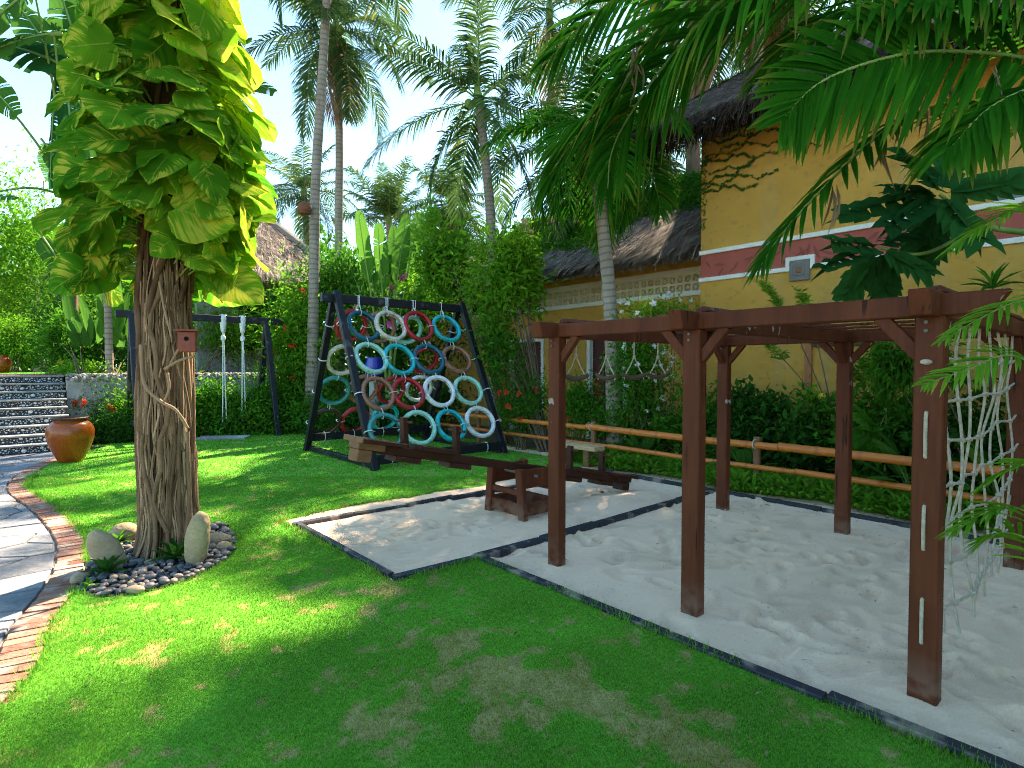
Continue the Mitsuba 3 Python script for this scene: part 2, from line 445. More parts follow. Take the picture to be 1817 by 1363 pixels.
mat('palm_trunk', f_palm_trunk, 0.9, spec=0.15)
mat('husk', lambda p, n, uv: MIX((0.10, 0.035, 0.018), (0.24, 0.10, 0.05), FB(p.x * 20, p.y * 20, p.z * 60, 3)), 0.8)
mat('thatch', lambda p, n, uv: MIX((0.16, 0.125, 0.098), (0.38, 0.31, 0.25), FB(p.x * 12, p.y * 12, p.z * 12, 4)), 0.95, spec=0.1)
mat('thatch_dark', lambda p, n, uv: MIX((0.045, 0.033, 0.026), (0.12, 0.09, 0.07), FB(p.x * 12, p.y * 12, p.z * 12, 4)), 0.95, spec=0.1)
mat('straw_dark', lambda p, n, uv: MIX((0.025, 0.018, 0.014), (0.20, 0.145, 0.105), uv.x * uv.x), 0.85, spec=0.1)
mat('straw', lambda p, n, uv: MIX((0.045, 0.034, 0.028), (0.56, 0.45, 0.37), uv.x * uv.x + 0.25 * N(p.x * 4, p.y * 4, p.z * 4) - 0.1), 0.85, spec=0.2)


def f_yellow(p, n, uv):
    c = MIX((0.45, 0.230, 0.036), (0.57, 0.325, 0.070), FB(p.x * 3, p.y * 3, p.z * 3, 4))
    spot = SM(0.60, 0.74, FB(p.x * 12, p.y * 12, p.z * 12, 3)) * 0.5
    c = MIX(c, (0.36, 0.19, 0.05), spot)
    streak = SM(0.52, 0.8, FB(p.x * 6, p.y * 6, p.z * 0.5, 4)) * 0.45
    return MIX(c, (0.40, 0.27, 0.11), streak)


mat('yellow_plaster', f_yellow, 0.9, bump=lambda p, n, uv: FB(p.x * 15, p.y * 15, p.z * 15, 4), scale=0.035, spec=0.2)
mat('red_plaster', lambda p, n, uv: MIX((0.30, 0.070, 0.050), (0.40, 0.11, 0.075), FB(p.x * 3, p.y * 3, p.z * 3, 4)), 0.85, bump=lambda p, n, uv: FB(p.x * 22, p.y * 22, p.z * 22, 3), scale=0.01, spec=0.2)
mat('leaf_print', lambda p, n, uv: MIX((0.20, 0.045, 0.035), (0.28, 0.075, 0.05), FB(p.x * 12, p.y * 12, p.z * 12, 3)), 0.85)
mat('white_trim', lambda p, n, uv: MIX((0.60, 0.57, 0.48), (0.76, 0.74, 0.66), FB(p.x * 4, p.y * 4, p.z * 4, 4)), 0.8, spec=0.2)
mat('breeze', lambda p, n, uv: MIX((0.62, 0.50, 0.30), (0.76, 0.64, 0.43), FB(p.x * 8, p.y * 8, p.z * 8, 3)), 0.9, spec=0.15)
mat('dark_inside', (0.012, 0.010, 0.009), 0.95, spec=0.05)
mat('maroon_door', lambda p, n, uv: MIX((0.055, 0.012, 0.010), (0.10, 0.022, 0.016), FB(p.x * 10, p.y * 10, p.z * 2, 3)), 0.5)
mat('orange_frame', lambda p, n, uv: MIX((0.26, 0.09, 0.03), (0.40, 0.16, 0.05), FB(p.x * 12, p.y * 12, p.z * 2, 3)), 0.5)
mat('grey_plaque', lambda p, n, uv: MIX((0.13, 0.115, 0.10), (0.22, 0.19, 0.165), FB(p.x * 14, p.y * 14, p.z * 14, 3)), 0.8)
mat('rope', lambda p, n, uv: MIX((0.36, 0.30, 0.20), (0.60, 0.53, 0.41), FB(p.x * 40, p.y * 40, p.z * 40, 2)), 0.9, bump=lambda p, n, uv: dr.sin(p.z * 500 + p.x * 350 + p.y * 350), scale=0.001, spec=0.2)
mat('white_rope', lambda p, n, uv: MIX((0.62, 0.62, 0.60), (0.80, 0.80, 0.78), FB(p.x * 40, p.y * 40, p.z * 40, 2)), 0.85, spec=0.2)
mat('handle_wood', lambda p, n, uv: MIX((0.055, 0.03, 0.02), (0.13, 0.07, 0.045), FB(p.x * 20, p.y * 20, p.z * 20, 3)), 0.5)


def f_jar(p, n, uv):
    d = FB(p.x * 5, p.y * 5, p.z * 3, 4)
    c = MIX((0.26, 0.044, 0.004), (0.42, 0.095, 0.008), d)
    return MIX(c, (0.16, 0.035, 0.010), SM(0.55, 0.75, FB(p.x * 3 + 7, p.y * 3, p.z * 6, 4)) * 0.7)


mat('jar_glaze', f_jar, 0.25, spec=0.4, clearcoat=0.3, clearcoat_gloss=0.9)
mat('jar_rim', lambda p, n, uv: MIX((0.07, 0.025, 0.012), (0.15, 0.05, 0.02), FB(p.x * 9, p.y * 9, p.z * 9, 3)), 0.45)
mat('box_red', lambda p, n, uv: MIX((0.20, 0.045, 0.025), (0.30, 0.08, 0.045), FB(p.x * 30, p.y * 30, p.z * 6, 3)), 0.6)
mat('blue_glaze', (0.012, 0.03, 0.35), 0.25, spec=0.6)
mat('lantern_stone', lambda p, n, uv: MIX((0.04, 0.035, 0.03), (0.10, 0.09, 0.08), FB(p.x * 20, p.y * 20, p.z * 20, 3)), 0.8)
mat('lantern_pane', (0.6, 0.6, 0.55), 0.5)
TYRES = {'cream': (0.68, 0.62, 0.50), 'white': (0.80, 0.80, 0.80), 'teal': (0.02, 0.46, 0.50), 'mint': (0.38, 0.70, 0.58), 'navy': (0.015, 0.12, 0.18),
         'red': (0.45, 0.020, 0.030), 'brown': (0.34, 0.15, 0.09), 'dark brown': (0.07, 0.04, 0.03), 'green': (0.06, 0.30, 0.28)}
for _k, _c in TYRES.items():
    def f_tyre(p, n, uv, c=_c):
        d = SM(0.5, 0.8, FB(p.x * 9, p.y * 9, p.z * 9, 4))
        return MIX(c, (0.07, 0.06, 0.055), d * 0.55) * (0.88 + 0.2 * N(p.x * 30, p.y * 30, p.z * 30))
    mat('tyre_' + _k.replace(' ', '_'), f_tyre, 0.34, spec=0.4)


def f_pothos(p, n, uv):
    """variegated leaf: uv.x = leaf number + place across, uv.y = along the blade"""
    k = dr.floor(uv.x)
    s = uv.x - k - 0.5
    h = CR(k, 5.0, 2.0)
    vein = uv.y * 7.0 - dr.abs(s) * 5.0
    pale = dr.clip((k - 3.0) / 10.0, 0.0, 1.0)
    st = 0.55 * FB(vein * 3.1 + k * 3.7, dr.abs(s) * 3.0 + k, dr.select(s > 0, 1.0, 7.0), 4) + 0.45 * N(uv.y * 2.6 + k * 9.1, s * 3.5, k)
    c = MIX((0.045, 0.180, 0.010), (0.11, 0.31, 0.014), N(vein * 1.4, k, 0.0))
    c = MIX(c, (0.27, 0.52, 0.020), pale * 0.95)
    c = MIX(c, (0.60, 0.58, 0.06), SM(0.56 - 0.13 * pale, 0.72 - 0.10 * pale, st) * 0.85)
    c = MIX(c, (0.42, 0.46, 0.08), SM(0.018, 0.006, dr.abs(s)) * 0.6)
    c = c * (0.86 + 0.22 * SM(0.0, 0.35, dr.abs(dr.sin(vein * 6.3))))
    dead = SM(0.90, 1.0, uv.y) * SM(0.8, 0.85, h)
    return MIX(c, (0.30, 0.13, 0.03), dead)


scene['m_leaf_pothos'] = {'type': 'principledthin', 'base_color': mikit.proc(f_pothos), 'roughness': 0.38, 'diff_trans': 1.15, 'eta': 1.4}

# ================================================================== THE GROUND
def XY(p):
    return np.asarray(p)[..., :2]


# edge of the paved path (middle of the brick border), from behind the camera round to the jar
edge_px = [(0, 1215), (55, 1112), (108, 1042), (127, 990), (117, 945), (76, 902), (30, 866), (52, 838), (92, 818)]
edge = np.array([[-2.15, 0.6], [-2.38, 1.9]] + [XY(G(*p)).tolist() for p in edge_px] + [[-8.1, 10.6]])
edge = XY(spline(np.column_stack([edge, edge[:, 0] * 0]), 400))
edge_line = LineString(edge)
BW = 0.10                                                    # half the border's width
path_poly = Polygon(np.vstack([edge, [[-9.6, 12.4], [-16, 12.4], [-16, 0.6]]])).buffer(0)
stair_foot = Polygon([XY(S(13.75, -6)), XY(S(13.75, 1.2)), XY(S(24, 1.2)), XY(S(24, -6))])
path_poly = path_poly.difference(stair_foot).difference(edge_line.buffer(BW + 0.006))
border = edge_line.buffer(BW + 0.006, cap_style='flat')


def ab_poly(pts):
    return Polygon([XY(S(a, b)) for a, b in pts])


# ragged far edge of the sand margin
rag = [(5.98 + 0.30 * (meshkit.noise(np.array([b * 1.9, 0.3, 0.7]), 3) - 0.4) + 0.12 * (meshkit.noise(np.array([b * 7.0, 0.3, 0.7]), 4) - 0.5), b) for b in np.linspace(2.02, 7.2, 60)]
sand_poly = ab_poly([(-2.5, 2.86), (3.66, 2.86), (3.66, 2.06)] + rag + [(9.5, 7.05), (9.5, 7.5), (-2.5, 7.5)])
bed_px = [(133, 1050), (150, 1005), (185, 962), (250, 935), (330, 932), (400, 935), (421, 955), (412, 985), (375, 1012), (300, 1042), (225, 1056), (170, 1060)]
bed_poly = Polygon(XY(spline(np.array([G(*p) for p in bed_px + bed_px[:1]]), 80))).buffer(0.0)
bed_poly = bed_poly.difference(border)
lawn_poly = Polygon(np.vstack([edge, [[-8.2, 11.4]], [XY(S(14.3, 0.9))], [XY(S(14.5, 7.6))], [XY(S(7.0, 7.6))], [XY(S(-2.5, 7.6))], [XY(S(-2.5, 2.9))], [[3.2, 0.6]]])).buffer(0)
lawn_poly = lawn_poly.difference(border).difference(sand_poly).difference(bed_poly)

R = 400.0
ang = np.linspace(0, 2 * PI, 48, endpoint=False)
gm = (np.vstack([[[0, 0, -0.07]]] + [np.column_stack([r * np.cos(ang), r * np.sin(ang), np.full(48, -0.07)]) for r in (15, 60, R)]),
      np.vstack([np.stack([np.zeros(48, int), 1 + np.arange(48), 1 + (np.arange(48) + 1) % 48], 1)] +
                [np.vstack([np.stack([1 + 48 * k + np.arange(48), 49 + 48 * k + np.arange(48), 49 + 48 * k + (np.arange(48) + 1) % 48], 1),
                            np.stack([1 + 48 * k + np.arange(48), 49 + 48 * k + (np.arange(48) + 1) % 48, 1 + 48 * k + (np.arange(48) + 1) % 48], 1)]) for k in (0, 1)]))
solo('ground', gm, 'soil', 'bare brown garden soil under the planting', None, kind='structure')
solo('lawn', sheet(lawn_poly, 0.0), 'lawn', 'short green lawn with worn sandy patches', None, kind='structure')

# ---- paved path: mortar bed, flagstones one by one, border bricks one by one
solo('path', sheet(path_poly, -0.018), 'mortar', 'grey flagstone path on the left', None, kind='structure')
seeds = []
for yy in np.arange(0.8, 12.5, 0.38):
    for xx in np.arange(-14.5, -1.8, 0.44):
        seeds.append([xx + rng.uniform(-0.18, 0.18) + (0.22 if int(yy / 0.38) % 2 else 0), yy + rng.uniform(-0.16, 0.16)])
vor = Voronoi(np.array(seeds))
nstone = 0
for k, rg in enumerate(vor.point_region):
    reg = vor.regions[rg]
    if -1 in reg or len(reg) < 3:
        continue
    x, y = vor.points[k]
    if x < -1.02 * y - 1.6:                                   # far outside the frame on the left
        continue
    pg = Polygon(vor.vertices[reg]).intersection(path_poly).buffer(-0.011)
    for q in getattr(pg, 'geoms', [pg]):
        if q.is_empty or q.area < 0.012:
            continue
        c = np.array(q.exterior.coords)
        put('path', 'flagstone', slab(q, -0.03, 0.032 + rng.uniform(-0.004, 0.005), 0.006, rng.uniform(0, 1)), 'slate')
        nstone += 1
solo('brick_border', sheet(border, -0.016), 'mortar', 'curved border of red bricks laid crosswise between path and lawn', 'brick border')
L = edge_line.length
s, nb = 1.3, 0
while s < L - 0.3:
    w = 0.088 + rng.uniform(-0.006, 0.006)
    p, q = np.array(edge_line.interpolate(s).coords[0]), np.array(edge_line.interpolate(s + 0.02).coords[0])
    t = (q - p) / np.linalg.norm(q - p)
    t = t + rng.normal(0, 0.03, 2)
    t /= np.linalg.norm(t)
    nrm = np.array([-t[1], t[0]])
    h, d = BW - 0.003 + rng.uniform(-0.006, 0.006), rng.normal(0, 0.003)
    c = p + nrm * d
    pg = Polygon([c - t * w / 2 - nrm * h, c + t * w / 2 - nrm * h, c + t * w / 2 + nrm * h, c - t * w / 2 + nrm * h])
    put('brick_border', 'brick', slab(pg, -0.03, 0.040 + rng.uniform(-0.005, 0.005), 0.006, rng.uniform(0, 1)), 'brick')
    s += w + 0.010
    nb += 1

# ---- sand with footprints
da = 0.027
ga, gb = np.arange(-2.4, 9.4, da), np.arange(2.0, 7.5, da)
gA, gB = np.meshgrid(ga, gb, indexing='ij')
flat = np.stack([gA, gB, gA * 0], -1)
calm = np.where(gA > 3.7, 0.55, 1.0)
z = -0.012 + calm * (0.024 * (fbm3(flat * 1.6, 3, 3) - 0.5) + 0.016 * (fbm3(flat * 5.0, 9, 3) - 0.5)) + 0.006 * (meshkit.noise(flat * 22, 5) - 0.5)
for k in range(520):
    a0, b0 = rng.uniform(-1.5, 5.6), rng.uniform(2.2, 6.7)
    th, sc = rng.uniform(0, PI), rng.uniform(0.7, 1.25)
    i0, i1 = np.searchsorted(ga, [a0 - 0.3, a0 + 0.3])
    j0, j1 = np.searchsorted(gb, [b0 - 0.3, b0 + 0.3])
    x, y = gA[i0:i1, j0:j1] - a0, gB[i0:i1, j0:j1] - b0
    u, v = (x * math.cos(th) + y * math.sin(th)) / (0.125 * sc), (-x * math.sin(th) + y * math.cos(th)) / (0.052 * sc)
    r = np.sqrt(u * u + v * v)
    z[i0:i1, j0:j1] += (0.8 if a0 > 3.7 else 1.5) * (-0.016 * np.exp(-r ** 4) + 0.009 * np.exp(-((r - 1.45) / 0.33) ** 2) * (0.6 + 0.4 * np.sign(u)))
# hollow dug out under the low end of the seesaw, and heaped beside it
z += -0.05 * np.exp(-(((gA - 4.75) / 0.35) ** 2 + ((gB - 6.05) / 0.5) ** 2)) + 0.05 * np.exp(-(((gA - 4.2) / 0.25) ** 2 + ((gB - 5.7) / 0.5) ** 2))
for a_ in (3.15, 1.93, 0.69):                                # sand banked up round the posts
    for b_ in (3.255, 5.93):
        d2 = (gA - a_) ** 2 + (gB - b_) ** 2
        k_ = np.exp(-d2 / 0.17 ** 2)
        z = z * (1 - k_) + k_ * 0.012
z = np.minimum(z, 0.05)
fade = np.clip((gA - 5.6) / 0.3, 0, 1)
z = z * (1 - fade) + fade * (0.001 + 0.35 * z)
P3 = S(0, 0) + gA[..., None] * U1 + gB[..., None] * U2 + z[..., None] * UP
ni, nj = gA.shape
i, j = np.meshgrid(np.arange(ni - 1), np.arange(nj - 1), indexing='ij')
q = np.stack([i * nj + j, (i + 1) * nj + j, (i + 1) * nj + j + 1, i * nj + j + 1], -1).reshape(-1, 4)
cen = P3.reshape(-1, 3)[q].mean(1)
keep = shapely.contains_xy(sand_poly, cen[:, 0], cen[:, 1])
q = q[keep][:, ::-1]
vid, inv = np.unique(q, return_inverse=True)
solo('sand', (P3.reshape(-1, 3)[vid], inv.reshape(-1, 4)), 'sand', 'pale trampled sand of the play area', None, smooth=True, kind='structure')

# ---- dark timber edging of the sand pits, board by board
sp = thing('sandpit_edging', 'flat dark timber edging boards framing the two sand pits', 'edging')


def edging(a0, b0, a1, b1, n, w=0.07):
    p0, p1 = S(a0, b0), S(a1, b1)
    for k in range(n):
        u, v = k / n, (k + 1) / n
        j0, j1 = rng.normal(0, 0.006, 2), rng.normal(0, 0.004, 2)
        t = norm(p1 - p0)
        sd = np.cross(t, UP)
        put(sp, 'board', beam(p0 + (p1 - p0) * u + t * 0.004 + sd * j0[0] + UP * (-0.020 + j1[0]), p0 + (p1 - p0) * v - t * 0.004 + sd * j0[1] + UP * (-0.020 + j1[1]), w + rng.uniform(-0.015, 0.01), 0.09, ch=0.006), 'rail_edge')


edging(3.62, 2.88, -2.5, 2.93, 7)
edging(3.74, 2.10, 3.70, 2.86, 1)
edging(3.70, 2.86, 3.72, 6.72, 5, 0.10)
edging(3.80, 2.12, 5.72, 2.12, 1)
edging(5.70, 2.06, 5.66, 4.0, 3)
edging(5.58, 3.93, 5.60, 6.6, 2)
edging(5.6, 6.78, -2.4, 6.66, 5, 0.06)

# ---- grass blades
over_poly = lawn_poly.buffer(0.028)


def blades(n, x0, x1, y0, y1, hgt, wid):
    p = np.column_stack([rng.uniform(x0, x1, n), rng.uniform(y0, y1, n)])
    p = p[(np.abs(p[:, 0]) < p[:, 1] * 0.96 + 0.6) & shapely.contains_xy(over_poly, p[:, 0], p[:, 1])]
    # thinner where the turf is worn (the same field as in the lawn's material)
    q = np.column_stack([p * 8.3 + [11, 0], np.full(len(p), 1.0)])
    worn = np.clip((worn_turf(p[:, 0], p[:, 1], fb_np(q, 4), np.exp) - 0.27) / 0.5, 0, 1)
    ed = (p @ U1[:2] > 5.6) & (p @ U1[:2] < 6.9) & (p @ U2[:2] > 2.2) & (p @ U2[:2] < 7)
    worn = np.maximum(worn, np.where(ed, np.clip((6.75 - p @ U1[:2]) / 0.75, 0, 1) * np.clip(meshkit.noise(np.column_stack([p * 3, p[:, 0] * 0]), 2) + 0.35, 0, 1), 0))
    p = p[rng.uniform(0, 1, len(p)) > worn * 0.62]
    m = len(p)
    th, lean = rng.uniform(0, 2 * PI, m), rng.uniform(0.15, 0.9, m)
    h = hgt * rng.uniform(0.5, 1.15, m) * (0.65 + 0.8 * meshkit.noise(np.column_stack([p * 2.7, np.zeros(m)]), 12)) * np.where(rng.uniform(0, 1, m) > 0.985, 1.8, 1.0)
    d = np.column_stack([np.cos(th), np.sin(th)])
    sd = np.column_stack([-d[:, 1], d[:, 0]]) * (wid * rng.uniform(0.7, 1.2, m) / 2)[:, None]
    b0 = np.column_stack([p - sd, np.full(m, -0.004)])
    b1 = np.column_stack([p + sd, np.full(m, -0.004)])
    tip = np.column_stack([p + d * (h * lean)[:, None], h * (1.05 - 0.35 * lean)])
    v = np.stack([b0, b1, tip], 1).reshape(-1, 3)
    f = np.arange(3 * m).reshape(-1, 3)
    r = rng.uniform(0, 1, m)
    uv = np.stack([np.repeat(r, 3), np.tile([0.1, 0.1, 1.0], m)], 1)
    return v, f, uv


def fb_np(p, octaves):
    """the same noise as mikit.fbm, in numpy"""
    def cr(x, y, zz):
        x, y, zz = (((np.floor(t).astype(np.int64)) + 1000000) & 0xFFFFFFFF for t in (x, y, zz))
        h = (x * 374761393 + y * 668265263 + zz * 2147483647) & 0xFFFFFFFF
        h = ((h ^ (h >> 13)) * 1274126177) & 0xFFFFFFFF
        return ((h ^ (h >> 16)) & 0xFFFFFF) / 16777215.0

    def no(x, y, zz):
        i = [np.floor(t) for t in (x, y, zz)]
        t = [a - b for a, b in zip((x, y, zz), i)]
        t = [a * a * (3 - 2 * a) for a in t]
        e = lambda b, c: cr(i[0], i[1] + b, i[2] + c) * (1 - t[0]) + cr(i[0] + 1, i[1] + b, i[2] + c) * t[0]  # noqa: E731
        return (e(0, 0) * (1 - t[1]) + e(1, 0) * t[1]) * (1 - t[2]) + (e(0, 1) * (1 - t[1]) + e(1, 1) * t[1]) * t[2]
    return sum(0.5 ** (o + 1) * no(p[:, 0] * 2 ** o, p[:, 1] * 2 ** o, p[:, 2] * 2 ** o + 17 * o) for o in range(octaves)) / (1 - 0.5 ** octaves)


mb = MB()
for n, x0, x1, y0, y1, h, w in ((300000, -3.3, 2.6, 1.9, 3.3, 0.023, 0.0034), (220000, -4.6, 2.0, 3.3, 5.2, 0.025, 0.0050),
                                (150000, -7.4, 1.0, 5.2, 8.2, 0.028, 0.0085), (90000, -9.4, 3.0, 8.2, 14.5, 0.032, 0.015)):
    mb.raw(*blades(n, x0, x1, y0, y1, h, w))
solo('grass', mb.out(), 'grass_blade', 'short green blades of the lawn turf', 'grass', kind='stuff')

# longer tufts left by the mower along the edgings
rim, pts_r = lawn_poly.boundary, []
for n_, lo_, hi_ in ((5200, 0.0, 1.0),):
    ln_r = rim.length
    for s_ in rng.uniform(0, ln_r, 9000):
        q = np.array(rim.interpolate(s_).coords[0])
        if 1.9 < q[1] < 9 and abs(q[0]) < q[1] + 0.4 and meshkit.noise(np.array([q[0] * 2.2, q[1] * 2.2, 0.4]), 17) > 0.42:
            pts_r.append(q + rng.normal(0, 0.022, 2))
pr_ = np.repeat(np.array(pts_r), 3, 0)
m = len(pr_)
th, lean, h = rng.uniform(0, 2 * PI, m), rng.uniform(0.2, 0.9, m), rng.uniform(0.025, 0.065, m)
d = np.column_stack([np.cos(th), np.sin(th)])
pr_ = pr_ + rng.normal(0, 0.008, (m, 2))
sd = np.column_stack([-d[:, 1], d[:, 0]]) * (0.0022 + 0.0006 * np.linalg.norm(pr_, axis=1, keepdims=True)) * 0.8
v = np.stack([np.column_stack([pr_ - sd, np.full(m, -0.01)]), np.column_stack([pr_ + sd, np.full(m, -0.01)]), np.column_stack([pr_ + d * (h * lean)[:, None], h])], 1).reshape(-1, 3)
solo('edge_grass', (v, np.arange(3 * m).reshape(-1, 3), np.stack([np.repeat(rng.uniform(0, 1, m), 3), np.tile([0.1, 0.1, 1.0], m)], 1)), 'grass_blade', 'longer uncut grass tufts along the edging boards and bricks', 'grass', kind='stuff')

# ---- drain slab in the turf below the swing
solo('drain_cover', beam(G(352, 779) + UP * 0.012, G(440, 777) + UP * 0.012, 0.55, 0.05), 'concrete', 'flat grey concrete slab set in the turf below the rope swing', 'drain cover')

# ---- river pebbles round the tree
TREE = np.array([-2.98, 4.86, 0.0])
pb = thing('pebble_bed', 'bed of grey and blue river pebbles round the foot of the vine covered tree', 'pebble bed')
put(pb, 'gravel_base', sheet(bed_poly, -0.004), 'dark_mortar')
bx0, by0, bx1, by1 = bed_poly.bounds
inner, pts = bed_poly.buffer(-0.02), []
for k in range(6000):
    p = np.array([rng.uniform(bx0, bx1), rng.uniform(by0, by1)])
    if not inner.contains(Point(p)) or np.linalg.norm(p - TREE[:2]) < 0.27:
        continue
    r = rng.uniform(0.020, 0.040)
    if all((p[0] - q[0]) ** 2 + (p[1] - q[1]) ** 2 > (0.82 * (r + q[2])) ** 2 for q in pts):
        pts.append((p[0], p[1], r))
pts.sort(key=lambda q: math.hypot(q[0], q[1]))
rest = MB()
for k, (x, y, r) in enumerate(pts):
    v, f = rock(k, (r * rng.uniform(0.95, 1.25), r * rng.uniform(0.75, 1.0), r * rng.uniform(0.5, 0.75)), 1, 0.10)
    th = rng.uniform(0, PI)
    v = v @ np.array([[math.cos(th), math.sin(th), 0], [-math.sin(th), math.cos(th), 0], [0, 0, 1]]) + [x, y, 0.006 + r * rng.uniform(0.2, 0.75)]
    uv = np.full((len(v), 2), rng.uniform(0, 1))
    if k < 290:
        put(pb, 'pebble', (v, f), 'pebble', smooth=True, uv=uv)
    else:
        rest.raw(v, f, uv)
if rest.n:
    v, f, uv = rest.out()
    put(pb, 'far_pebble', (v, f), 'pebble', smooth=True, uv=uv, kind='stuff')


def boulder(px, py, size, tilt, label, seed, name='boulder', m='boulder', sink=0.3, group=None):
    p = G(px, py)
    v, f = rock(seed, size, 4, 0.10, 1.3)
    R_ = trimesh.transformations.euler_matrix(*tilt)[:3, :3]
    v = v @ R_.T
    v = v + [p[0], p[1], -v[:, 2].min() * (1 - sink)]
    return solo(name, (v, f), m, label, 'rock', smooth=True, group=group)


boulder(352, 1003, (0.093, 0.085, 0.235), (0.05, 0.10, 0.5), 'tall upright tan standing stone right of the tree foot', 3, 'standing_stone', sink=0.06)
boulder(190, 1008, (0.105, 0.085, 0.19), (0.1, -0.5, 0.3), 'leaning pointed grey brown stone at the left rim of the pebble bed', 5, sink=0.18)
boulder(222, 962, (0.115, 0.09, 0.10), (0, 0.2, 0.4), 'rounded tan stone behind the leaning stone, left of the trunk', 8, sink=0.2)
boulder(384, 965, (0.125, 0.09, 0.055), (0, 0.1, 0.2), 'flat purplish brown stone right of the standing stone', 12, sink=0.2)
boulder(397, 976, (0.06, 0.055, 0.042), (0, 0, 0.2), 'small rounded tan stone at the right tip of the pebble bed', 14, sink=0.2)
boulder(142, 1030, (0.055, 0.10, 0.035), (0, 0, 0.3), 'long orange brown stone at the left rim of the pebble bed beside the bricks', 16, sink=0.3)
boulder(240, 1052, (0.07, 0.04, 0.03), (0, 0, -0.2), 'small orange brown stone at the near rim of the pebble bed', 18, sink=0.3)

# ================================================================== THE PLAYGROUND
def frame_of(n, up=UP):
    """rotation whose z axis is n"""
    n = norm(n)
    x = norm(np.cross(up, n))
    return np.column_stack([x, np.cross(n, x), n])


def mat4(R3, p, s=1.0):
    m = np.eye(4)
    m[:3, :3], m[:3, 3] = np.asarray(R3) * s, p
    return T(m)


# ---- pergola with monkey bars
pg = thing('pergola', 'reddish brown timber climbing pergola with six posts standing in the sand', 'pergola')
AP, BF, BK = (3.15, 1.93, 0.69), 3.255, 5.93
ZB, ZT = 1.84, 1.942
for b in (BF, BK):
    for a in AP:
        put(pg, 'post', beam(S(a, b, -0.12), S(a, b, ZB), 0.12, 0.092, up=U2, ch=0.007), 'brown_timber')
    put(pg, 'long_beam', beam(S(AP[2] - 0.25, b, (ZB + ZT) / 2), S(AP[0] + 0.27, b, (ZB + ZT) / 2), 0.084, ZT - ZB, ch=0.006, cut0=0.035, cut1=0.035), 'brown_timber')
for a in AP:
    put(pg, 'cross_beam', beam(S(a, BF - 0.225, 1.893), S(a, BK + 0.22, 1.893), 0.086, 0.118, ch=0.006, cut0=0.018, cut1=0.018), 'brown_timber')
    put(pg, 'beam_cap', beam(S(a, BF + 0.05, 1.966), S(a, BK - 0.05, 1.966), 0.080, 0.056, ch=0.024), 'brown_timber')
for b in (BF, BK):
    for a, sgns in ((AP[0], (-1,)), (AP[1], (-1, 1)), (AP[2], (1,))):
        for sg in sgns:
            put(pg, 'brace', beam(S(a + sg * 0.045, b + 0.003, ZB - 0.185), S(a + sg * 0.215, b + 0.003, ZB + 0.012), 0.05, 0.062, ch=0.004), 'brown_timber')
for a in AP:
    for b, sg in ((BF, 1), (BK, -1)):
        put(pg, 'brace', beam(S(a + 0.002, b + sg * 0.035, ZB - 0.185), S(a + 0.002, b + sg * 0.215, ZB - 0.002), 0.05, 0.058, up=U1, ch=0.004), 'brown_timber')
for a in AP:
    for b, o in ((BF, -0.052), (BK, -0.052)):
        for z_ in (1.872, 1.912):
            put(pg, 'bolt', tube([S(a + 0.012, b + o + 0.004, z_ - 0.10), S(a + 0.012, b + o - 0.006, z_ - 0.10)], 0.009, 8), 'grey_plaque')
for a0, a1 in ((AP[1], AP[2]), (AP[0], AP[1])):
    for k in range(6):
        b = 3.66 + 0.39 * k
        put(pg, 'rung', tube([S(a0 - 0.03, b, 1.93), S(a1 + 0.03, b, 1.93)], 0.0105, 8), 'brown_timber')

# ---- four hand holds hanging from the far cross beam
hl = ['wooden rope handle nearest the left front post of the pergola', 'wooden rope handle turned end on, second from the left front post',
      'wooden rope handle third from the left front post', 'wooden rope handle farthest right of the four, beside the middle front post']
for k, (px, yaw) in enumerate(((1022, 0.75), (1076, -0.35), (1125, 0.55), (1167, 0.62))):
    kk = (px - CX) / FPX
    a = AP[0] - 0.02
    b = a * (0.751 * kk + 0.661) / (0.751 - 0.661 * kk)
    h = thing('trapeze', hl[k], 'trapeze', 'wooden hand holds hanging on ropes under the pergola')
    c = S(a, b, 1.505)
    d = np.array([math.cos(yaw - 0.45), math.sin(yaw - 0.45), 0])
    w = 0.088
    bar = [c + d * (x * 1.25 * w) + UP * (0.022 * x * x * 1.5) for x in np.linspace(-1, 1, 9)]
    put(h, 'grip', tube(bar, [0.016, 0.019, 0.020, 0.021, 0.021, 0.021, 0.020, 0.019, 0.016], 8), 'handle_wood', smooth=40)
    apex = c + UP * 0.19
    for sg in (-1, 1):
        put(h, 'rope', tube(spline([apex + UP * 0.01, c + d * (sg * w * 0.45) + UP * 0.10, c + d * (sg * w) + UP * 0.02, c + d * (sg * w) - UP * 0.015], 8), 0.0062, 6), 'rope', smooth=True)
    put(h, 'hanging_rope', tube([apex, apex + UP * 0.05, S(a, b, 1.843)], 0.0075, 6), 'rope', smooth=True)
    v, f = rock(k, (0.014, 0.014, 0.02), 2, 0.15)
    put(h, 'knot', (v + apex, f), 'rope', smooth=True)

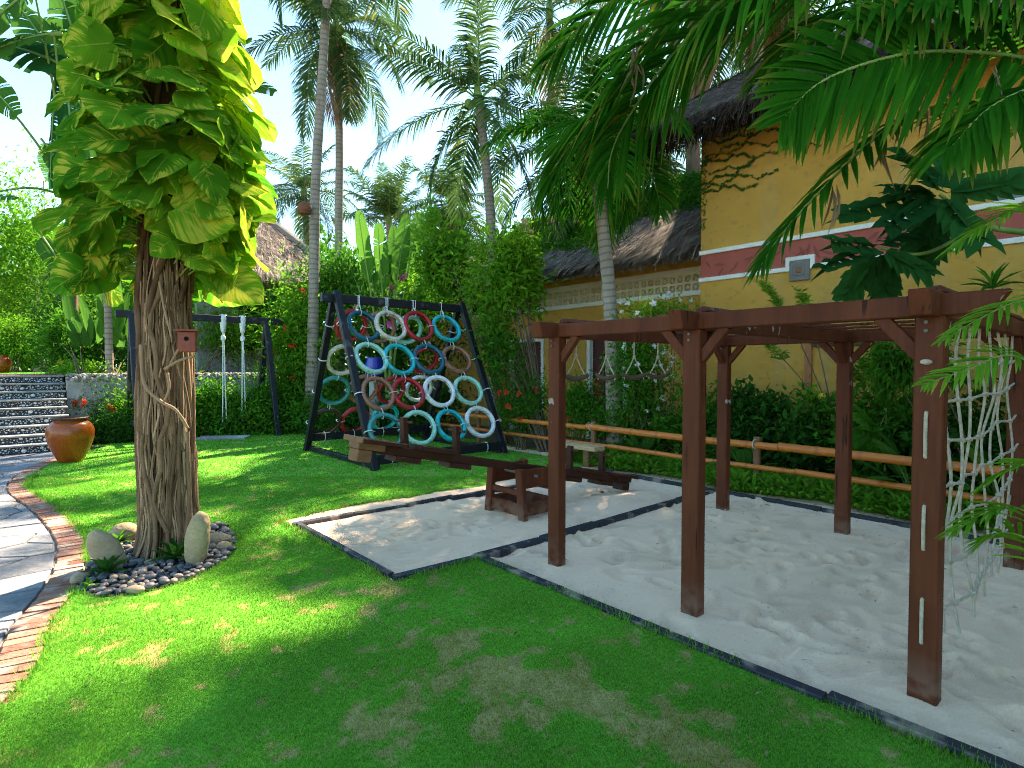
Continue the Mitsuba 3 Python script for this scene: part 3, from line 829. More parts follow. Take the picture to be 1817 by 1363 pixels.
# ---- climbing net between the right hand posts
net = thing('climbing_net', 'knotted white rope climbing net hung between the right end posts', 'rope net')
aN = AP[2]
bV = [3.62, 3.86, 4.12, 4.38, 4.68, 4.98, 5.27, 5.60]
zR = [1.655, 1.45, 1.225, 1.01, 0.795, 0.575, 0.36]
knots = {}
for i, z0 in enumerate(zR):
    row = []
    for j, b in enumerate([BF + 0.04] + bV + [BK - 0.04]):
        sag = -0.07 * math.sin(PI * (b - BF) / (BK - BF)) * (0.4 + 0.12 * i)
        row.append(S(aN + rng.normal(0, 0.008) + 0.02 * math.sin(i * 1.3 + j * 0.8), b + rng.normal(0, 0.009) * (0 if j in (0, 9) else 1), z0 + sag + rng.normal(0, 0.010)))
    knots[i] = row
    put(net, 'cross_rope', tube(spline(row, 60), 0.0082, 6), 'rope', smooth=True)
for j in range(len(bV)):
    line = [S(aN, bV[j] - 0.01, 1.845)] + [knots[i][j + 1] for i in range(len(zR))]
    line.append(line[-1] + np.array([rng.normal(0, 0.02), rng.normal(0, 0.02), -0.10 - 0.08 * rng.uniform()]))
    put(net, 'upright_rope', tube(spline(line, 50), 0.0078, 6), 'rope', smooth=True)
kn = MB()
for i in range(len(zR)):
    for j in range(1, len(bV) + 1):
        v, f = rock(i * 9 + j, (0.015, 0.019, 0.016), 1, 0.25, 2.5)
        put(net, 'knot', (v + knots[i][j], f), 'rope', smooth=True)
for z0, z1 in ((1.39, 1.175), (0.945, 0.735), (0.50, 0.285)):
    p = [S(aN + 0.005, BF - 0.040, z0), S(aN + 0.005, BF - 0.050, z0 - 0.004), S(aN + 0.006, BF - 0.052, (z0 + z1) / 2), S(aN + 0.005, BF - 0.050, z1 + 0.004), S(aN + 0.005, BF - 0.040, z1)]
    put(net, 'rope_stitch', tube(p, 0.0085, 8), 'rope', smooth=True)
v, f = rock(77, (0.024, 0.013, 0.013), 2, 0.2, 2.5)
put(net, 'end_knot', (v @ frame_of(-U2).T + S(aN + 0.008, BF - 0.055, 1.625), f), 'rope', smooth=True)

# ---- seesaw
ss = thing('seesaw', 'long dark brown double seesaw with its left end raised, standing in the sand', 'seesaw')
aS, bS, zS, slope = 4.62, 4.15, 0.50, math.atan2(0.86, 4.05)
D = U2 * math.cos(slope) - UP * math.sin(slope)
Q = U2 * math.sin(slope) + UP * math.cos(slope)


def on(u, s=0.0, h=0.0):
    return S(aS, bS, zS) + D * u + U1 * s + Q * h


put(ss, 'plank', beam(on(-1.90), on(1.93), 0.13, 0.085, up=Q, ch=0.006), 'dark_brown_timber')
for sg in (-1, 1):
    put(ss, 'seat', beam(on(sg * 1.54, h=0.064), on(sg * 1.985, h=0.064), 0.36, 0.036, up=Q, ch=0.006), 'dark_brown_timber')
    put(ss, 'end_board', beam(on(sg * 1.987, h=0.062), on(sg * 2.004, h=0.062), 0.37, 0.048, up=Q, ch=0.003), 'seat_timber' if sg < 0 else 'dark_brown_timber')
    put(ss, 'seat_block', beam(on(sg * 1.72, h=0.012), on(sg * 1.985, h=0.012), 0.20, 0.060, up=Q, ch=0.006), 'seat_timber' if sg < 0 else 'dark_brown_timber')
    put(ss, 'bumper', beam(on(sg * 1.83, h=-0.075), on(sg * 1.975, h=-0.075), 0.17, 0.11, up=Q, ch=0.01), 'seat_timber' if sg < 0 else 'dark_brown_timber')
    put(ss, 'seat', beam(on(sg * 0.93, h=0.064), on(sg * 1.40, h=0.064), 0.30, 0.042, up=Q, ch=0.008), 'dark_brown_timber')
    for u in (1.465, 0.855):
        hd = put(ss, 'handle_post', beam(on(sg * u, h=0.03), on(sg * u, h=0.03) + UP * 0.30 + U2 * sg * 0.01, 0.055, 0.075, up=U1, ch=0.006), 'dark_brown_timber')
        q = on(sg * u, h=0.03) + UP * 0.255
        put(ss, 'grip_bar', tube([q - U1 * 0.14, q + U1 * 0.14], 0.0125, 8), 'dark_brown_timber', smooth=40)
        put(ss, 'clamp_block', beam(on(sg * u - 0.14, h=-0.066), on(sg * u + 0.14, h=-0.066), 0.20, 0.05, up=Q, ch=0.006), 'dark_brown_timber')
st = thing('seesaw_stand', 'squat dark brown timber trestle carrying the middle of the seesaw', 'trestle')
for b in (3.98, 4.46):
    for a0, a1 in ((4.34, 4.40), (4.92, 4.86)):
        put(st, 'leg', beam(S(a0, b, -0.06), S(a1, b, 0.52), 0.10, 0.06, up=U2, ch=0.006), 'brown_timber')
    put(st, 'cross_rail', beam(S(4.37, b + 0.004, 0.262), S(4.89, b + 0.004, 0.262), 0.04, 0.055, ch=0.004), 'brown_timber')
    put(st, 'foot_board', beam(S(4.36, b + 0.006, 0.085), S(4.90, b + 0.006, 0.085), 0.04, 0.13, ch=0.004), 'brown_timber')
for a0, a1 in ((4.355, 4.385), (4.905, 4.875)):
    put(st, 'side_board', beam(S(a1, 3.955, 0.405), S(a1, 4.485, 0.405), 0.035, 0.20, ch=0.004), 'brown_timber')
    put(st, 'foot_board', beam(S(a0, 3.96, 0.085), S(a0, 4.48, 0.085), 0.04, 0.14, ch=0.004), 'brown_timber')
put(st, 'axle', tube([S(4.33, bS + 0.02, 0.43), S(4.93, bS + 0.02, 0.43)], 0.016, 10), 'grey_plaque', smooth=40)

# ---- low bench at the far edge of the sand
bn = thing('bench', 'low rough bench of one pale weathered plank beyond the seesaw', 'bench')
ba, bb = 6.12, 6.93
put(bn, 'seat', beam(S(ba - 0.36, bb, 0.30), S(ba + 0.50, bb, 0.30), 0.27, 0.07, ch=0.012), 'pale_timber')
for d in (-0.14, 0.36):
    put(bn, 'leg', beam(S(ba + d, bb, -0.03), S(ba + d, bb, 0.268), 0.12, 0.2, up=U2, ch=0.012), 'seat_timber')

# ---- tyre climbing frame
tf = thing('tyre_climber', 'black timber A shaped climbing frame hung with painted tyres', 'climbing frame')
bL, bR_, aF, aT, aB = 4.20, 6.74, 7.92, 9.30, 10.68
for b in (bL, bR_):
    ob = -0.055 if b == bL else 0.055
    put(tf, 'leg', beam(S(aF, b + ob, -0.02), S(aT - 0.02, b + ob, 2.90), 0.115, 0.10, up=U1, ch=0.008), 'black_timber')
    put(tf, 'leg', beam(S(aB, b + ob, -0.02), S(aT + 0.10, b + ob, 2.78), 0.115, 0.10, up=U1, ch=0.008), 'black_timber')
    put(tf, 'ground_beam', beam(S(aF + 0.03, b, 0.05), S(aB - 0.03, b, 0.05), 0.09, 0.09, ch=0.008), 'black_timber')
put(tf, 'top_beam', beam(S(aT + 0.03, bL - 0.30, 2.79), S(aT + 0.03, bR_ + 0.18, 2.79), 0.10, 0.15, ch=0.008), 'black_timber')
put(tf, 'ground_beam', beam(S(aF + 0.06, bL - 0.02, 0.15), S(aF + 0.06, bR_ + 0.02, 0.15), 0.09, 0.15, ch=0.008), 'black_timber')
put(tf, 'ground_beam', beam(S(aB - 0.10, bL - 0.02, 0.26), S(aB - 0.10, bR_ + 0.02, 0.26), 0.09, 0.15, ch=0.008), 'black_timber')
prof = [(.225, .030), (.233, .046), (.255, .056), (.280, .052), (.295, .036), (.302, .018), (.303, 0), (.302, -.018), (.295, -.036), (.280, -.052), (.255, -.056), (.233, -.046), (.225, -.030),
        (.236, -.026), (.255, -.042), (.278, -.036), (.290, 0), (.278, .036), (.255, .042), (.236, .026), (.225, .030)]
tv, tfc, tuv = lathe([(r_ if r_ > 0.26 else r_ + 0.006, z_ * 0.84) for r_, z_ in prof], 72)
rr = np.linalg.norm(tv[:, :2], axis=1)
an = np.arctan2(tv[:, 1], tv[:, 0])
gro = ((np.floor(an / (2 * PI) * 72 + 0.5 + tv[:, 2] * 40) % 2) * 0.0075) * (rr > 0.29) * (np.abs(tv[:, 2]) < 0.045)
tv[:, :2] *= (1 - gro / np.maximum(rr, 1e-6))[:, None]
tyre_ply = {c: mikit.ply((tv, tfc), 'm_tyre_' + c.replace(' ', '_'), smooth=55) for c in TYRES}
ring = np.linspace(0, 2 * PI, 15)


def tie(c, ax1, r1, ax2, r2, rad=0.0075):
    return tube([c + ax1 * (r1 * math.cos(t)) + ax2 * (r2 * math.sin(t)) for t in ring], rad, 5, cap=False)


front = [['navy', 'cream', 'red', 'teal'], ['mint', 'teal', 'navy', 'brown'], ['brown', 'red', 'white', 'mint'], ['green', 'mint', 'teal', 'white']]
rear = [['red', 'brown', 'mint', None], ['cream', None, None, 'red'], ['green', 'brown', 'red', 'white'], ['dark brown', 'red', 'teal', None]]
rown = ['top', 'second', 'third', 'bottom']
coln = ['left', 'inner left', 'inner right', 'right']
cols = [4.50, 5.09, 5.70, 6.33]
rn = np.random.default_rng(21)
for side, grid in (('front', front), ('back', rear)):
    foot, topz = (S(aF, 0, 0.2), S(aT, 0, 2.72)) if side == 'front' else (S(aB, 0, 0.2), S(aT + 0.06, 0, 2.72))
    dn = norm(foot - topz)
    nr = norm(np.cross(dn, U2))
    for r in range(4):
        for c in range(4):
            col = grid[r][c]
            if col is None:
                continue
            ctr = topz + dn * (0.43 + 0.67 * r + rn.normal(0, 0.012)) + U2 * (cols[c] + 0.02 * (r - 1.5) * (c - 1.5) + rn.normal(0, 0.015)) + nr * rn.normal(0, 0.015)
            nn = norm(nr + U2 * rn.normal(-0.05, 0.07) + dn * rn.normal(0, 0.05))
            key = thing('tyre', f"{'sea green' if col == 'green' else col} tyre, {rown[r]} row, {coln[c]} column of the frame's {side} face", 'tyre',
                        f'painted tyres tied to the {side} face of the climbing frame')
            sc = 1.045 + rn.normal(0, 0.012)
            put(key, 'tread', tyre_ply[col], None, to=mat4(frame_of(nn) * np.array([1.0, 1.0, 1.0]), ctr, sc))
            top = ctr - dn * 0.315
            put(key, 'rope_tie', tie(top, dn, 0.095 if r else 0.10, nr, 0.050), 'white_rope', smooth=True)
            if c < 3 and grid[r][c + 1]:
                put(key, 'rope_tie', tie(ctr + U2 * 0.30, U2, 0.085, nr, 0.055), 'white_rope', smooth=True)
            if r == 0:
                q = S(aT + 0.03, 0, 2.79) + U2 * (ctr @ U2)
                put(tf, 'rope_tie', tube([q + UP * 0.08 + U1 * 0.03, q + UP * 0.083 - U1 * 0.054, q - U1 * 0.056 - UP * 0.07, top + dn * 0.03 + nr * (0.045 if nr @ U1 < 0 else -0.045)], 0.008, 6), 'white_rope', smooth=True)
            if r == 3:
                q = (S(aF + 0.06, 0, 0.15) if side == 'front' else S(aB - 0.10, 0, 0.26)) + U2 * (ctr @ U2)
                put(tf, 'rope_tie', tie(q, UP, 0.088, U1, 0.058), 'white_rope', smooth=True)
        for b in (bL, bR_):
            o = -0.055 if b == bL else 0.055
            q = topz + dn * (0.43 + 0.67 * r) + U2 * (b + o)
            put(tf, 'rope_tie', tie(q, U2, 0.072, nr, 0.068, 0.010), 'white_rope', smooth=True)
            put(tf, 'rope_tie', tube([q + U2 * (0.05 if b == bL else -0.05), q + U2 * (0.11 if b == bL else -0.15)], 0.007, 5), 'white_rope', smooth=True)

# ---- rope swing
sw = thing('swing_frame', 'black timber swing frame behind the vine covered tree', 'swing frame')
aW = 14.2
for b in (1.83, 4.56):
    put(sw, 'leg', beam(S(aW - 0.75, b, -0.02), S(aW, b, 2.72), 0.12, 0.12, up=U1, ch=0.01), 'black_timber')
    put(sw, 'leg', beam(S(aW + 0.8, b + 0.02, -0.02), S(aW + 0.06, b + 0.02, 2.66), 0.12, 0.12, up=U1, ch=0.01), 'black_timber')
put(sw, 'top_beam', beam(S(aW, 1.55, 2.72), S(aW, 4.95, 2.72), 0.13, 0.15, ch=0.01), 'black_timber')
put(sw, 'foot_beam', beam(S(aW - 0.55, 1.85, 0.42), S(aW + 0.6, 1.85, 0.42), 0.09, 0.12, ch=0.01), 'black_timber')
sg = thing('rope_swing', 'swing of white ropes with a dark seat hanging from the black frame', 'swing')
for b in (3.60, 4.02):
    for d in (-0.028, 0.03):
        put(sg, 'rope', tube(spline([S(aW, b + d * 0.3, 2.62), S(aW - 0.01, b + d * 0.5, 1.9), S(aW, b + d * 1.5, 0.33)], 12), 0.013, 6), 'white_rope', smooth=True)
    put(sg, 'rope_wrap', tube([S(aW, b, 2.81), S(aW - 0.01, b, 2.72), S(aW, b, 2.42)], [0.075, 0.085, 0.045], 10), 'white_rope', smooth=True)
    v, f = rock(int(b * 10), (0.055, 0.05, 0.075), 2, 0.2, 2.0)
    put(sg, 'knot', (v + S(aW, b, 2.28), f), 'white_rope', smooth=True)
put(sg, 'seat', beam(S(aW, 3.50, 0.32), S(aW, 4.14, 0.32), 0.22, 0.05, ch=0.01), 'black_timber')

# ---- glazed jar by the steps
JAR = G(126, 819)
jr = thing('clay_jar', 'large glazed orange brown clay jar standing beside the pebbled steps', 'jar')
prf = [(0.0, 0.0), (0.155, 0.0), (0.175, 0.015), (0.215, 0.10), (0.272, 0.23), (0.318, 0.37), (0.335, 0.48), (0.325, 0.57), (0.290, 0.64), (0.245, 0.680), (0.228, 0.690)]
prf = XY(spline(np.column_stack([np.array(prf), np.zeros(len(prf))]), 60))
v, f, u = lathe(prf, 56)
put(jr, 'belly', (v + JAR, f), 'jar_glaze', smooth=True)
v, f, u = lathe([(0.225, 0.66), (0.232, 0.69), (0.232, 0.715), (0.262, 0.730), (0.268, 0.748), (0.255, 0.760), (0.225, 0.755), (0.205, 0.735), (0.200, 0.64), (0.22, 0.40), (0.0, 0.30)], 56)
put(jr, 'rim', (v + JAR, f), 'jar_rim', smooth=40)

# ================================================================== BUILDINGS, WALLS, STEPS
TZ = 1.42                                                     # level of the upper garden
aW0 = 15.45                                                   # face of the retaining wall
solo('terrace', sheet(Polygon([XY(S(15.9, -14)), XY(S(15.9, 0.8)), XY(S(aW0 + 0.1, 0.8)), XY(S(aW0 + 0.1, 9.5)), XY(S(60, 9.5)), XY(S(60, -14))]), TZ - 0.02), 'soil', 'ground of the raised garden behind the retaining wall', None, kind='structure')
tp = Polygon([XY(S(16.3, -12)), XY(S(16.3, 0.55)), XY(S(18.5, 0.4)), XY(S(21, -0.9)), XY(S(30, -2.0)), XY(S(45, -6)), XY(S(45, -12))])
solo('upper_path', sheet(tp, TZ - 0.004), 'slate', 'sunlit paved path at the head of the steps', None, kind='structure')
tl = Polygon([XY(S(18.2, 0.4)), XY(S(20, -0.5)), XY(S(22, -1.0)), XY(S(26, -1.3)), XY(S(26, 0.6)), XY(S(18.6, 0.8))])
solo('upper_lawn', sheet(tl, TZ + 0.02), 'lawn', 'small patch of lawn beside the upper path', None, kind='structure')

stp = thing('stone_steps', 'flight of grey steps with white pebbles set in dark risers', 'steps')
nst, rise, run = 9, TZ / 9, 0.27
peb_big, peb_small = [], MB()
rp = np.random.default_rng(5)
for k in range(nst):
    a0, z1 = 13.78 + run * k, rise * (k + 1)
    put(stp, 'tread', beam(S(a0 + run / 2 - 0.02, -6, z1 - 0.016), S(a0 + run / 2 - 0.02, 0.78, z1 - 0.016), run + 0.03, 0.034, ch=0.006), 'concrete')
    put(stp, 'riser', beam(S(a0 + run / 2 + 0.02, -6, z1 - 0.035 - (rise - 0.03) / 2), S(a0 + run / 2 + 0.02, 0.77, z1 - 0.035 - (rise - 0.03) / 2), run, rise - 0.03, ch=0.001), 'dark_mortar')
    done = []
    for t in range(700):
        b, zz, r = rp.uniform(-1.6, 0.74), z1 - 0.04 - rp.uniform(0.008, rise - 0.045), rp.choice([0.010, 0.015, 0.021, 0.030, 0.040], p=[.25, .27, .24, .16, .08])
        if zz - r < z1 - rise + 0.004 or zz + r > z1 - 0.032 or any((b - q[0]) ** 2 + (zz - q[1]) ** 2 < (r + q[2] + 0.003) ** 2 for q in done):
            continue
        done.append((b, zz, r))
        v, f = rock(t + 800 * k, (r, r * 0.5, r * rp.uniform(0.75, 1.0)), 1, 0.10)
        v = v @ np.array([[U2[0], U2[1], 0], [U1[0], U1[1], 0], [0, 0, 1]]) + S(a0 + 0.018, b, zz)
        uv = np.full((len(v), 2), rp.uniform(0, 1))
        peb_small.raw(v, f, uv)
v, f, uv = peb_small.out()
put(stp, 'pebbles', (v, f), 'white_pebble', smooth=True, uv=uv, kind='stuff')
for k in range(60):
    b = 0.72 - 0.095 * k
    put(stp, 'brick', beam(S(16.18, b, TZ - 0.002), S(16.42, b, TZ - 0.002), 0.085, 0.07, ch=0.005, tint=rp.uniform(0, 1)), 'brick')

rw = thing('retaining_wall', 'rough grey rendered retaining wall with pebbled coping behind the swing', 'wall')
put(rw, 'face', beam(S(aW0 + 0.15, 0.80, 0.66), S(aW0 + 0.15, 9.4, 0.66), 0.3, 1.42, ch=0.01), 'concrete')
put(rw, 'cheek', beam(S(14.2, 0.90, 0.15), S(aW0, 0.90, 0.15), 0.2, 0.4, ch=0.01), 'concrete')
cp = MB()
for t in range(900):
    b, zz, r = rp.uniform(0.82, 8.0), rp.uniform(1.30, 1.56), rp.uniform(0.025, 0.055)
    v, f = rock(t, (r, r * 0.7, r * 0.8), 1, 0.12)
    v = v @ np.array([[U2[0], U2[1], 0], [U1[0], U1[1], 0], [0, 0, 1]]) + S(aW0 + (0.0 if zz < 1.4 else rp.uniform(0, 0.22)), b, min(zz, 1.43))
    cp.raw(v, f, np.full((len(v), 2), rp.uniform(0, 1)))
v, f, uv = cp.out()
put(rw, 'coping_pebbles', (v, f), 'wall_pebble', smooth=True, uv=uv, kind='stuff')

# ---- thatch
def thatch(parent, corners, n, length, down, seed, m='straw', name='straw', spread=0.22, width=0.010):
    """strands lying on the slope given by its corners (eave left, eave right, ridge right, ridge left)"""
    r = np.random.default_rng(seed)
    e0, e1, r1, r0 = [np.asarray(c, float) for c in corners]
    u, w = r.uniform(0, 1, n), r.uniform(-0.03, 1, n) ** 1.0
    p = (e0 + (e1 - e0) * u[:, None]) * (1 - w[:, None]) + (r0 + (r1 - r0) * u[:, None]) * w[:, None]
    al = norm(e1 - e0)
    nr = norm(np.cross(e1 - e0, r0 - e0))
    nr = nr if nr[2] > 0 else -nr
    dn = norm(np.asarray(down, float))
    layer = 0.03 * ((w * 9) % 1.0)
    p = p + nr * (r.uniform(-0.01, 0.03, n) + layer)[:, None]
    d = norm(dn + al * r.normal(0, spread, n)[:, None] + nr * r.normal(0.05, 0.11, n)[:, None])
    ln = length * r.uniform(0.5, 1.2, n)
    sd = np.cross(d, nr) * (width * r.uniform(0.5, 1.3, n) / 2)[:, None]
    end = p + d * ln[:, None] - UP * (0.10 * ln * r.uniform(0, 1, n))[:, None]
    v = np.stack([p - sd, p + sd, end + sd * 0.4, end - sd * 0.4], 1).reshape(-1, 3)
    o = (np.arange(n) * 4)[:, None]
    f = np.vstack([o + [0, 1, 2], o + [0, 2, 3]])
    put(parent, name, (v, f), m, uv=np.column_stack([np.repeat(r.uniform(0, 1, n), 4), np.zeros(4 * n)]), kind='stuff')


def slab4(corners, thick):
    """a roof pane: four corners, thickness downwards"""
    c = np.asarray(corners, float)
    v = np.vstack([c, c - UP * thick])
    f = np.array([[0, 1, 2], [0, 2, 3], [4, 6, 5], [4, 7, 6], [0, 4, 5], [0, 5, 1], [1, 5, 6], [1, 6, 2], [2, 6, 7], [2, 7, 3], [3, 7, 4], [3, 4, 0]])
    return v, f


def wallbox(a0, a1, b0, b1, z0, z1, ch=0.004):
    return beam(S((a0 + a1) / 2, b0, (z0 + z1) / 2), S((a0 + a1) / 2, b1, (z0 + z1) / 2), abs(a1 - a0), z1 - z0, ch=ch)


# ---- tall ochre house on the right
BW_ = 9.0
ac, _ = B(1243, 450, BW_)                                    # its left corner
h1 = thing('ochre_house', 'tall ochre plastered house wall with a red band and thatched eaves on the right', 'house')
aR = -9.0
_, zb1 = B(1243, 448, BW_)
_, zb0 = B(1243, 500, BW_)
zt = 5.80
put(h1, 'wall', wallbox(aR, ac, BW_, BW_ + 0.35, -0.1, zb0), 'yellow_plaster')
put(h1, 'wall', wallbox(aR, ac, BW_, BW_ + 0.35, zb1, zt), 'yellow_plaster')
put(h1, 'side_wall', wallbox(ac - 0.35, ac, BW_ + 0.35, BW_ + 7, -0.1, zt - 0.002), 'yellow_plaster')
put(h1, 'red_band', wallbox(aR, ac - 0.003, BW_ + 0.004, BW_ + 0.345, zb0, zb1), 'red_plaster')
put(h1, 'string_course', wallbox(aR, ac + 0.012, BW_ - 0.035, BW_ + 0.02, zb1 - 0.055, zb1 + 0.012), 'white_trim')
apx, zpq = B(1420, 482, BW_)
pw = 0.30
_, zl0 = B(1243, 505, BW_)
put(h1, 'string_course', wallbox(apx + pw / 2 + 0.06, ac + 0.012, BW_ - 0.035, BW_ + 0.02, zb0 - 0.012, zb0 + 0.055), 'white_trim')
put(h1, 'string_course', wallbox(aR, apx - pw / 2 - 0.06, BW_ - 0.035, BW_ + 0.02, zb0 - 0.012, zb0 + 0.055), 'white_trim')
for s_ in (-1, 1):
    put(h1, 'string_course', wallbox(apx + s_ * (pw / 2 + 0.03) - 0.03, apx + s_ * (pw / 2 + 0.03) + 0.03, BW_ - 0.036, BW_ + 0.018, zb0 - 0.014, zb0 + 0.20), 'white_trim')
put(h1, 'string_course', wallbox(apx - pw / 2, apx + pw / 2, BW_ - 0.036, BW_ + 0.018, zb0 + 0.14, zb0 + 0.20), 'white_trim')
pq = put(h1, 'plaque', wallbox(apx - pw / 2 + 0.005, apx + pw / 2 - 0.005, BW_ - 0.045, BW_ + 0.02, zb0 - 0.17, zb0 + 0.135), 'grey_plaque')
put(h1, 'plaque_boss', wallbox(apx - 0.085, apx + 0.085, BW_ - 0.060, BW_ - 0.03, zb0 - 0.10, zb0 + 0.07, 0.012), 'grey_plaque')
put(h1, 'plaque_boss', wallbox(apx - 0.045, apx + 0.045, BW_ - 0.072, BW_ - 0.05, zb0 - 0.06, zb0 + 0.03, 0.012), 'seat_timber')
aq2, zq2 = B(1793, 345, BW_)
put(h1, 'plaque', wallbox(aq2 - 0.16, aq2 + 0.16, BW_ - 0.03, BW_ + 0.02, zq2 - 0.08, zq2 + 0.08), 'grey_plaque')
# leaves pressed into the red plaster
lp = MB()
for px in np.linspace(1255, 1740, 22):
    for py in (462, 480):
        a_, z_ = B(px + rp.uniform(-9, 9), py, BW_)
        zz = zb0 + rp.uniform(0.12, zb1 - zb0 - 0.12)
        th, ln, wd = rp.uniform(0, 2 * PI), rp.uniform(0.07, 0.13), rp.uniform(0.015, 0.03)
        d, e = np.array([math.cos(th), math.sin(th)]), np.array([-math.sin(th), math.cos(th)])
        q = [np.array([a_, zz]) + d * (x * ln) + e * (y * wd) for x, y in ((-1, 0), (-.3, .8), (.4, .7), (1, 0), (.4, -.7), (-.3, -.8))]
        fr = [S(k[0], BW_ - 0.001, k[1]) for k in q]
        lp.raw(np.array(fr + [S(a_, BW_ - 0.006, zz)]), [[6, (t + 1) % 6, t] for t in range(6)])
put(h1, 'leaf_print', lp.out(), 'leaf_print', kind='stuff')
# window opening behind the hedge, with orange frame
for (x0, x1, y0, y1) in ((1436, 1580, 610, 700),):
    a0, z1 = B(x0, y0, BW_)
    a1, z0 = B(x1, y1, BW_)
    wn = put(h1, 'window', wallbox(a1, a0, BW_ - 0.008, BW_ + 0.03, z0, z1), 'yellow_plaster')
    for aa in (a0, a1):
        put(wn, 'frame', wallbox(aa - 0.05, aa + 0.05, BW_ - 0.05, BW_ + 0.02, z0 - 0.3, z1), 'orange_frame')
    put(wn, 'frame', wallbox(a1 + 0.05, a0 - 0.05, BW_ - 0.048, BW_ + 0.02, z1 - 0.05, z1), 'maroon_door')
# roof
aE0, aE1 = ac + 1.25, aR - 1
zE = 5.55
sl = 0.62
cor = [S(aE0, BW_ - 1.0, zE), S(aE1, BW_ - 1.0, zE), S(aE1, BW_ + 4, zE + sl * 5.0), S(aE0 - 0.6, BW_ + 4, zE + sl * 5.0)]
rf = put(h1, 'roof', slab4(cor, 0.15), 'thatch_dark')
thatch(rf, cor, 16000, 0.5, S(0, -1, -sl), 3, 'straw_dark', width=0.014)
eav = MB()
n = 16000
uu = rp.uniform(0, 1, n)
p = cor[0] + (cor[1] - cor[0]) * uu[:, None] - UP * rp.uniform(-0.04, 0.15, n)[:, None] + U2 * rp.uniform(-0.03, 0.55, n)[:, None]
d = norm(-U2 * 0.5 - UP * 0.9 + rp.normal(0, 0.25, (n, 3)))
ln = rp.uniform(0.12, 0.36, n)
e = p + d * ln[:, None]
sd = U1 * 0.010
eav.raw(np.stack([p - sd, p + sd, e + sd * 0.4, e - sd * 0.4], 1).reshape(-1, 3), np.vstack([(np.arange(n) * 4)[:, None] + [0, 1, 2], (np.arange(n) * 4)[:, None] + [0, 2, 3]]), np.column_stack([np.repeat(rp.uniform(0, 0.6, n), 4), np.zeros(4 * n)]))
n = 9000
uu = rp.uniform(0, 1, n)
p = cor[0] + (cor[3] - cor[0]) * uu[:, None] - UP * rp.uniform(-0.04, 0.13, n)[:, None] - U1 * rp.uniform(-0.03, 0.1, n)[:, None]
d = norm(U1 * 0.5 - UP * 0.9 - U2 * 0.3 + rp.normal(0, 0.25, (n, 3)))
e = p + d * rp.uniform(0.10, 0.28, n)[:, None]
sd = U2 * 0.010
eav.raw(np.stack([p - sd, p + sd, e + sd * 0.4, e - sd * 0.4], 1).reshape(-1, 3), np.vstack([(np.arange(n) * 4)[:, None] + [0, 1, 2], (np.arange(n) * 4)[:, None] + [0, 2, 3]]), np.column_stack([np.repeat(rp.uniform(0, 0.6, n), 4), np.zeros(4 * n)]))
put(rf, 'eave_fringe', eav.out(), 'straw_dark', kind='stuff')

# ---- low wing with breeze blocks
BL = 10.0
h2 = thing('low_wing', 'low ochre wing with pierced breeze blocks under a shaggy thatched roof', 'house')
aw0, aw1 = ac - 0.0, 16.0
al_, z3 = B(1238, 472, BL)
_, z2 = B(1238, 483, BL)
_, z1b = B(1238, 515, BL)
_, z1a = B(1238, 527, BL)
ztr, zbr = z2, z1b
put(h2, 'wall', wallbox(aw0, aw1, BL, BL + 0.25, 1.75 + 0.5, zbr - 0.09), 'yellow_plaster')
put(h2, 'wall', wallbox(aw0, aw1, BL, BL + 0.25, ztr + 0.11, ztr + 0.42), 'yellow_plaster')
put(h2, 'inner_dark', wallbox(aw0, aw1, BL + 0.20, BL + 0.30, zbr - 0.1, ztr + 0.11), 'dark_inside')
put(h2, 'sill', wallbox(aw0, aw1, BL - 0.03, BL + 0.15, zbr - 0.09, zbr), 'white_trim')
put(h2, 'head_course', wallbox(aw0, aw1, BL - 0.03, BL + 0.15, ztr, ztr + 0.11), 'white_trim')
put(h2, 'end_pier', wallbox(aw0, aw0 + 0.10, BL - 0.028, BL + 0.15, zbr, ztr), 'white_trim')
hb = (ztr - zbr) / 2
blk = MB()
s2, t2, dd = hb / 2 - 0.006, 0.028, 0.05
for (p0, p1) in (((-s2, -s2), (s2, -s2)), ((-s2, s2), (s2, s2)), ((-s2, -s2), (-s2, s2)), ((s2, -s2), (s2, s2))):
    blk.beam(np.array([p0[0], 0, p0[1]]), np.array([p1[0], 0, p1[1]]), dd, t2, up=np.array([0, 0, 1.0]) if p0[1] == p1[1] else np.array([1.0, 0, 0]), ch=0.003)
for th in range(4):
    t_ = th * PI / 4
    d = np.array([math.cos(t_), 0, math.sin(t_)]) * (s2 if th % 2 == 0 else s2 * 1.36)
    blk.beam(-d, d, dd * 0.8, 0.011, up=np.array([-math.sin(t_), 0, math.cos(t_)]), ch=0.003)
bv, bf = blk.out(False)
blk_ply = mikit.ply((bv, bf), 'm_breeze')
Rb = np.column_stack([U1, U2, UP])
nb_ = int((11.5 - aw0) / hb)
for i in range(nb_):
    for j in range(2):
        put(h2, 'breeze_block', blk_ply, None, to=mat4(Rb, S(aw0 + 0.10 + hb * (i + 0.5), BL + 0.07, zbr + hb * (j + 0.5))))
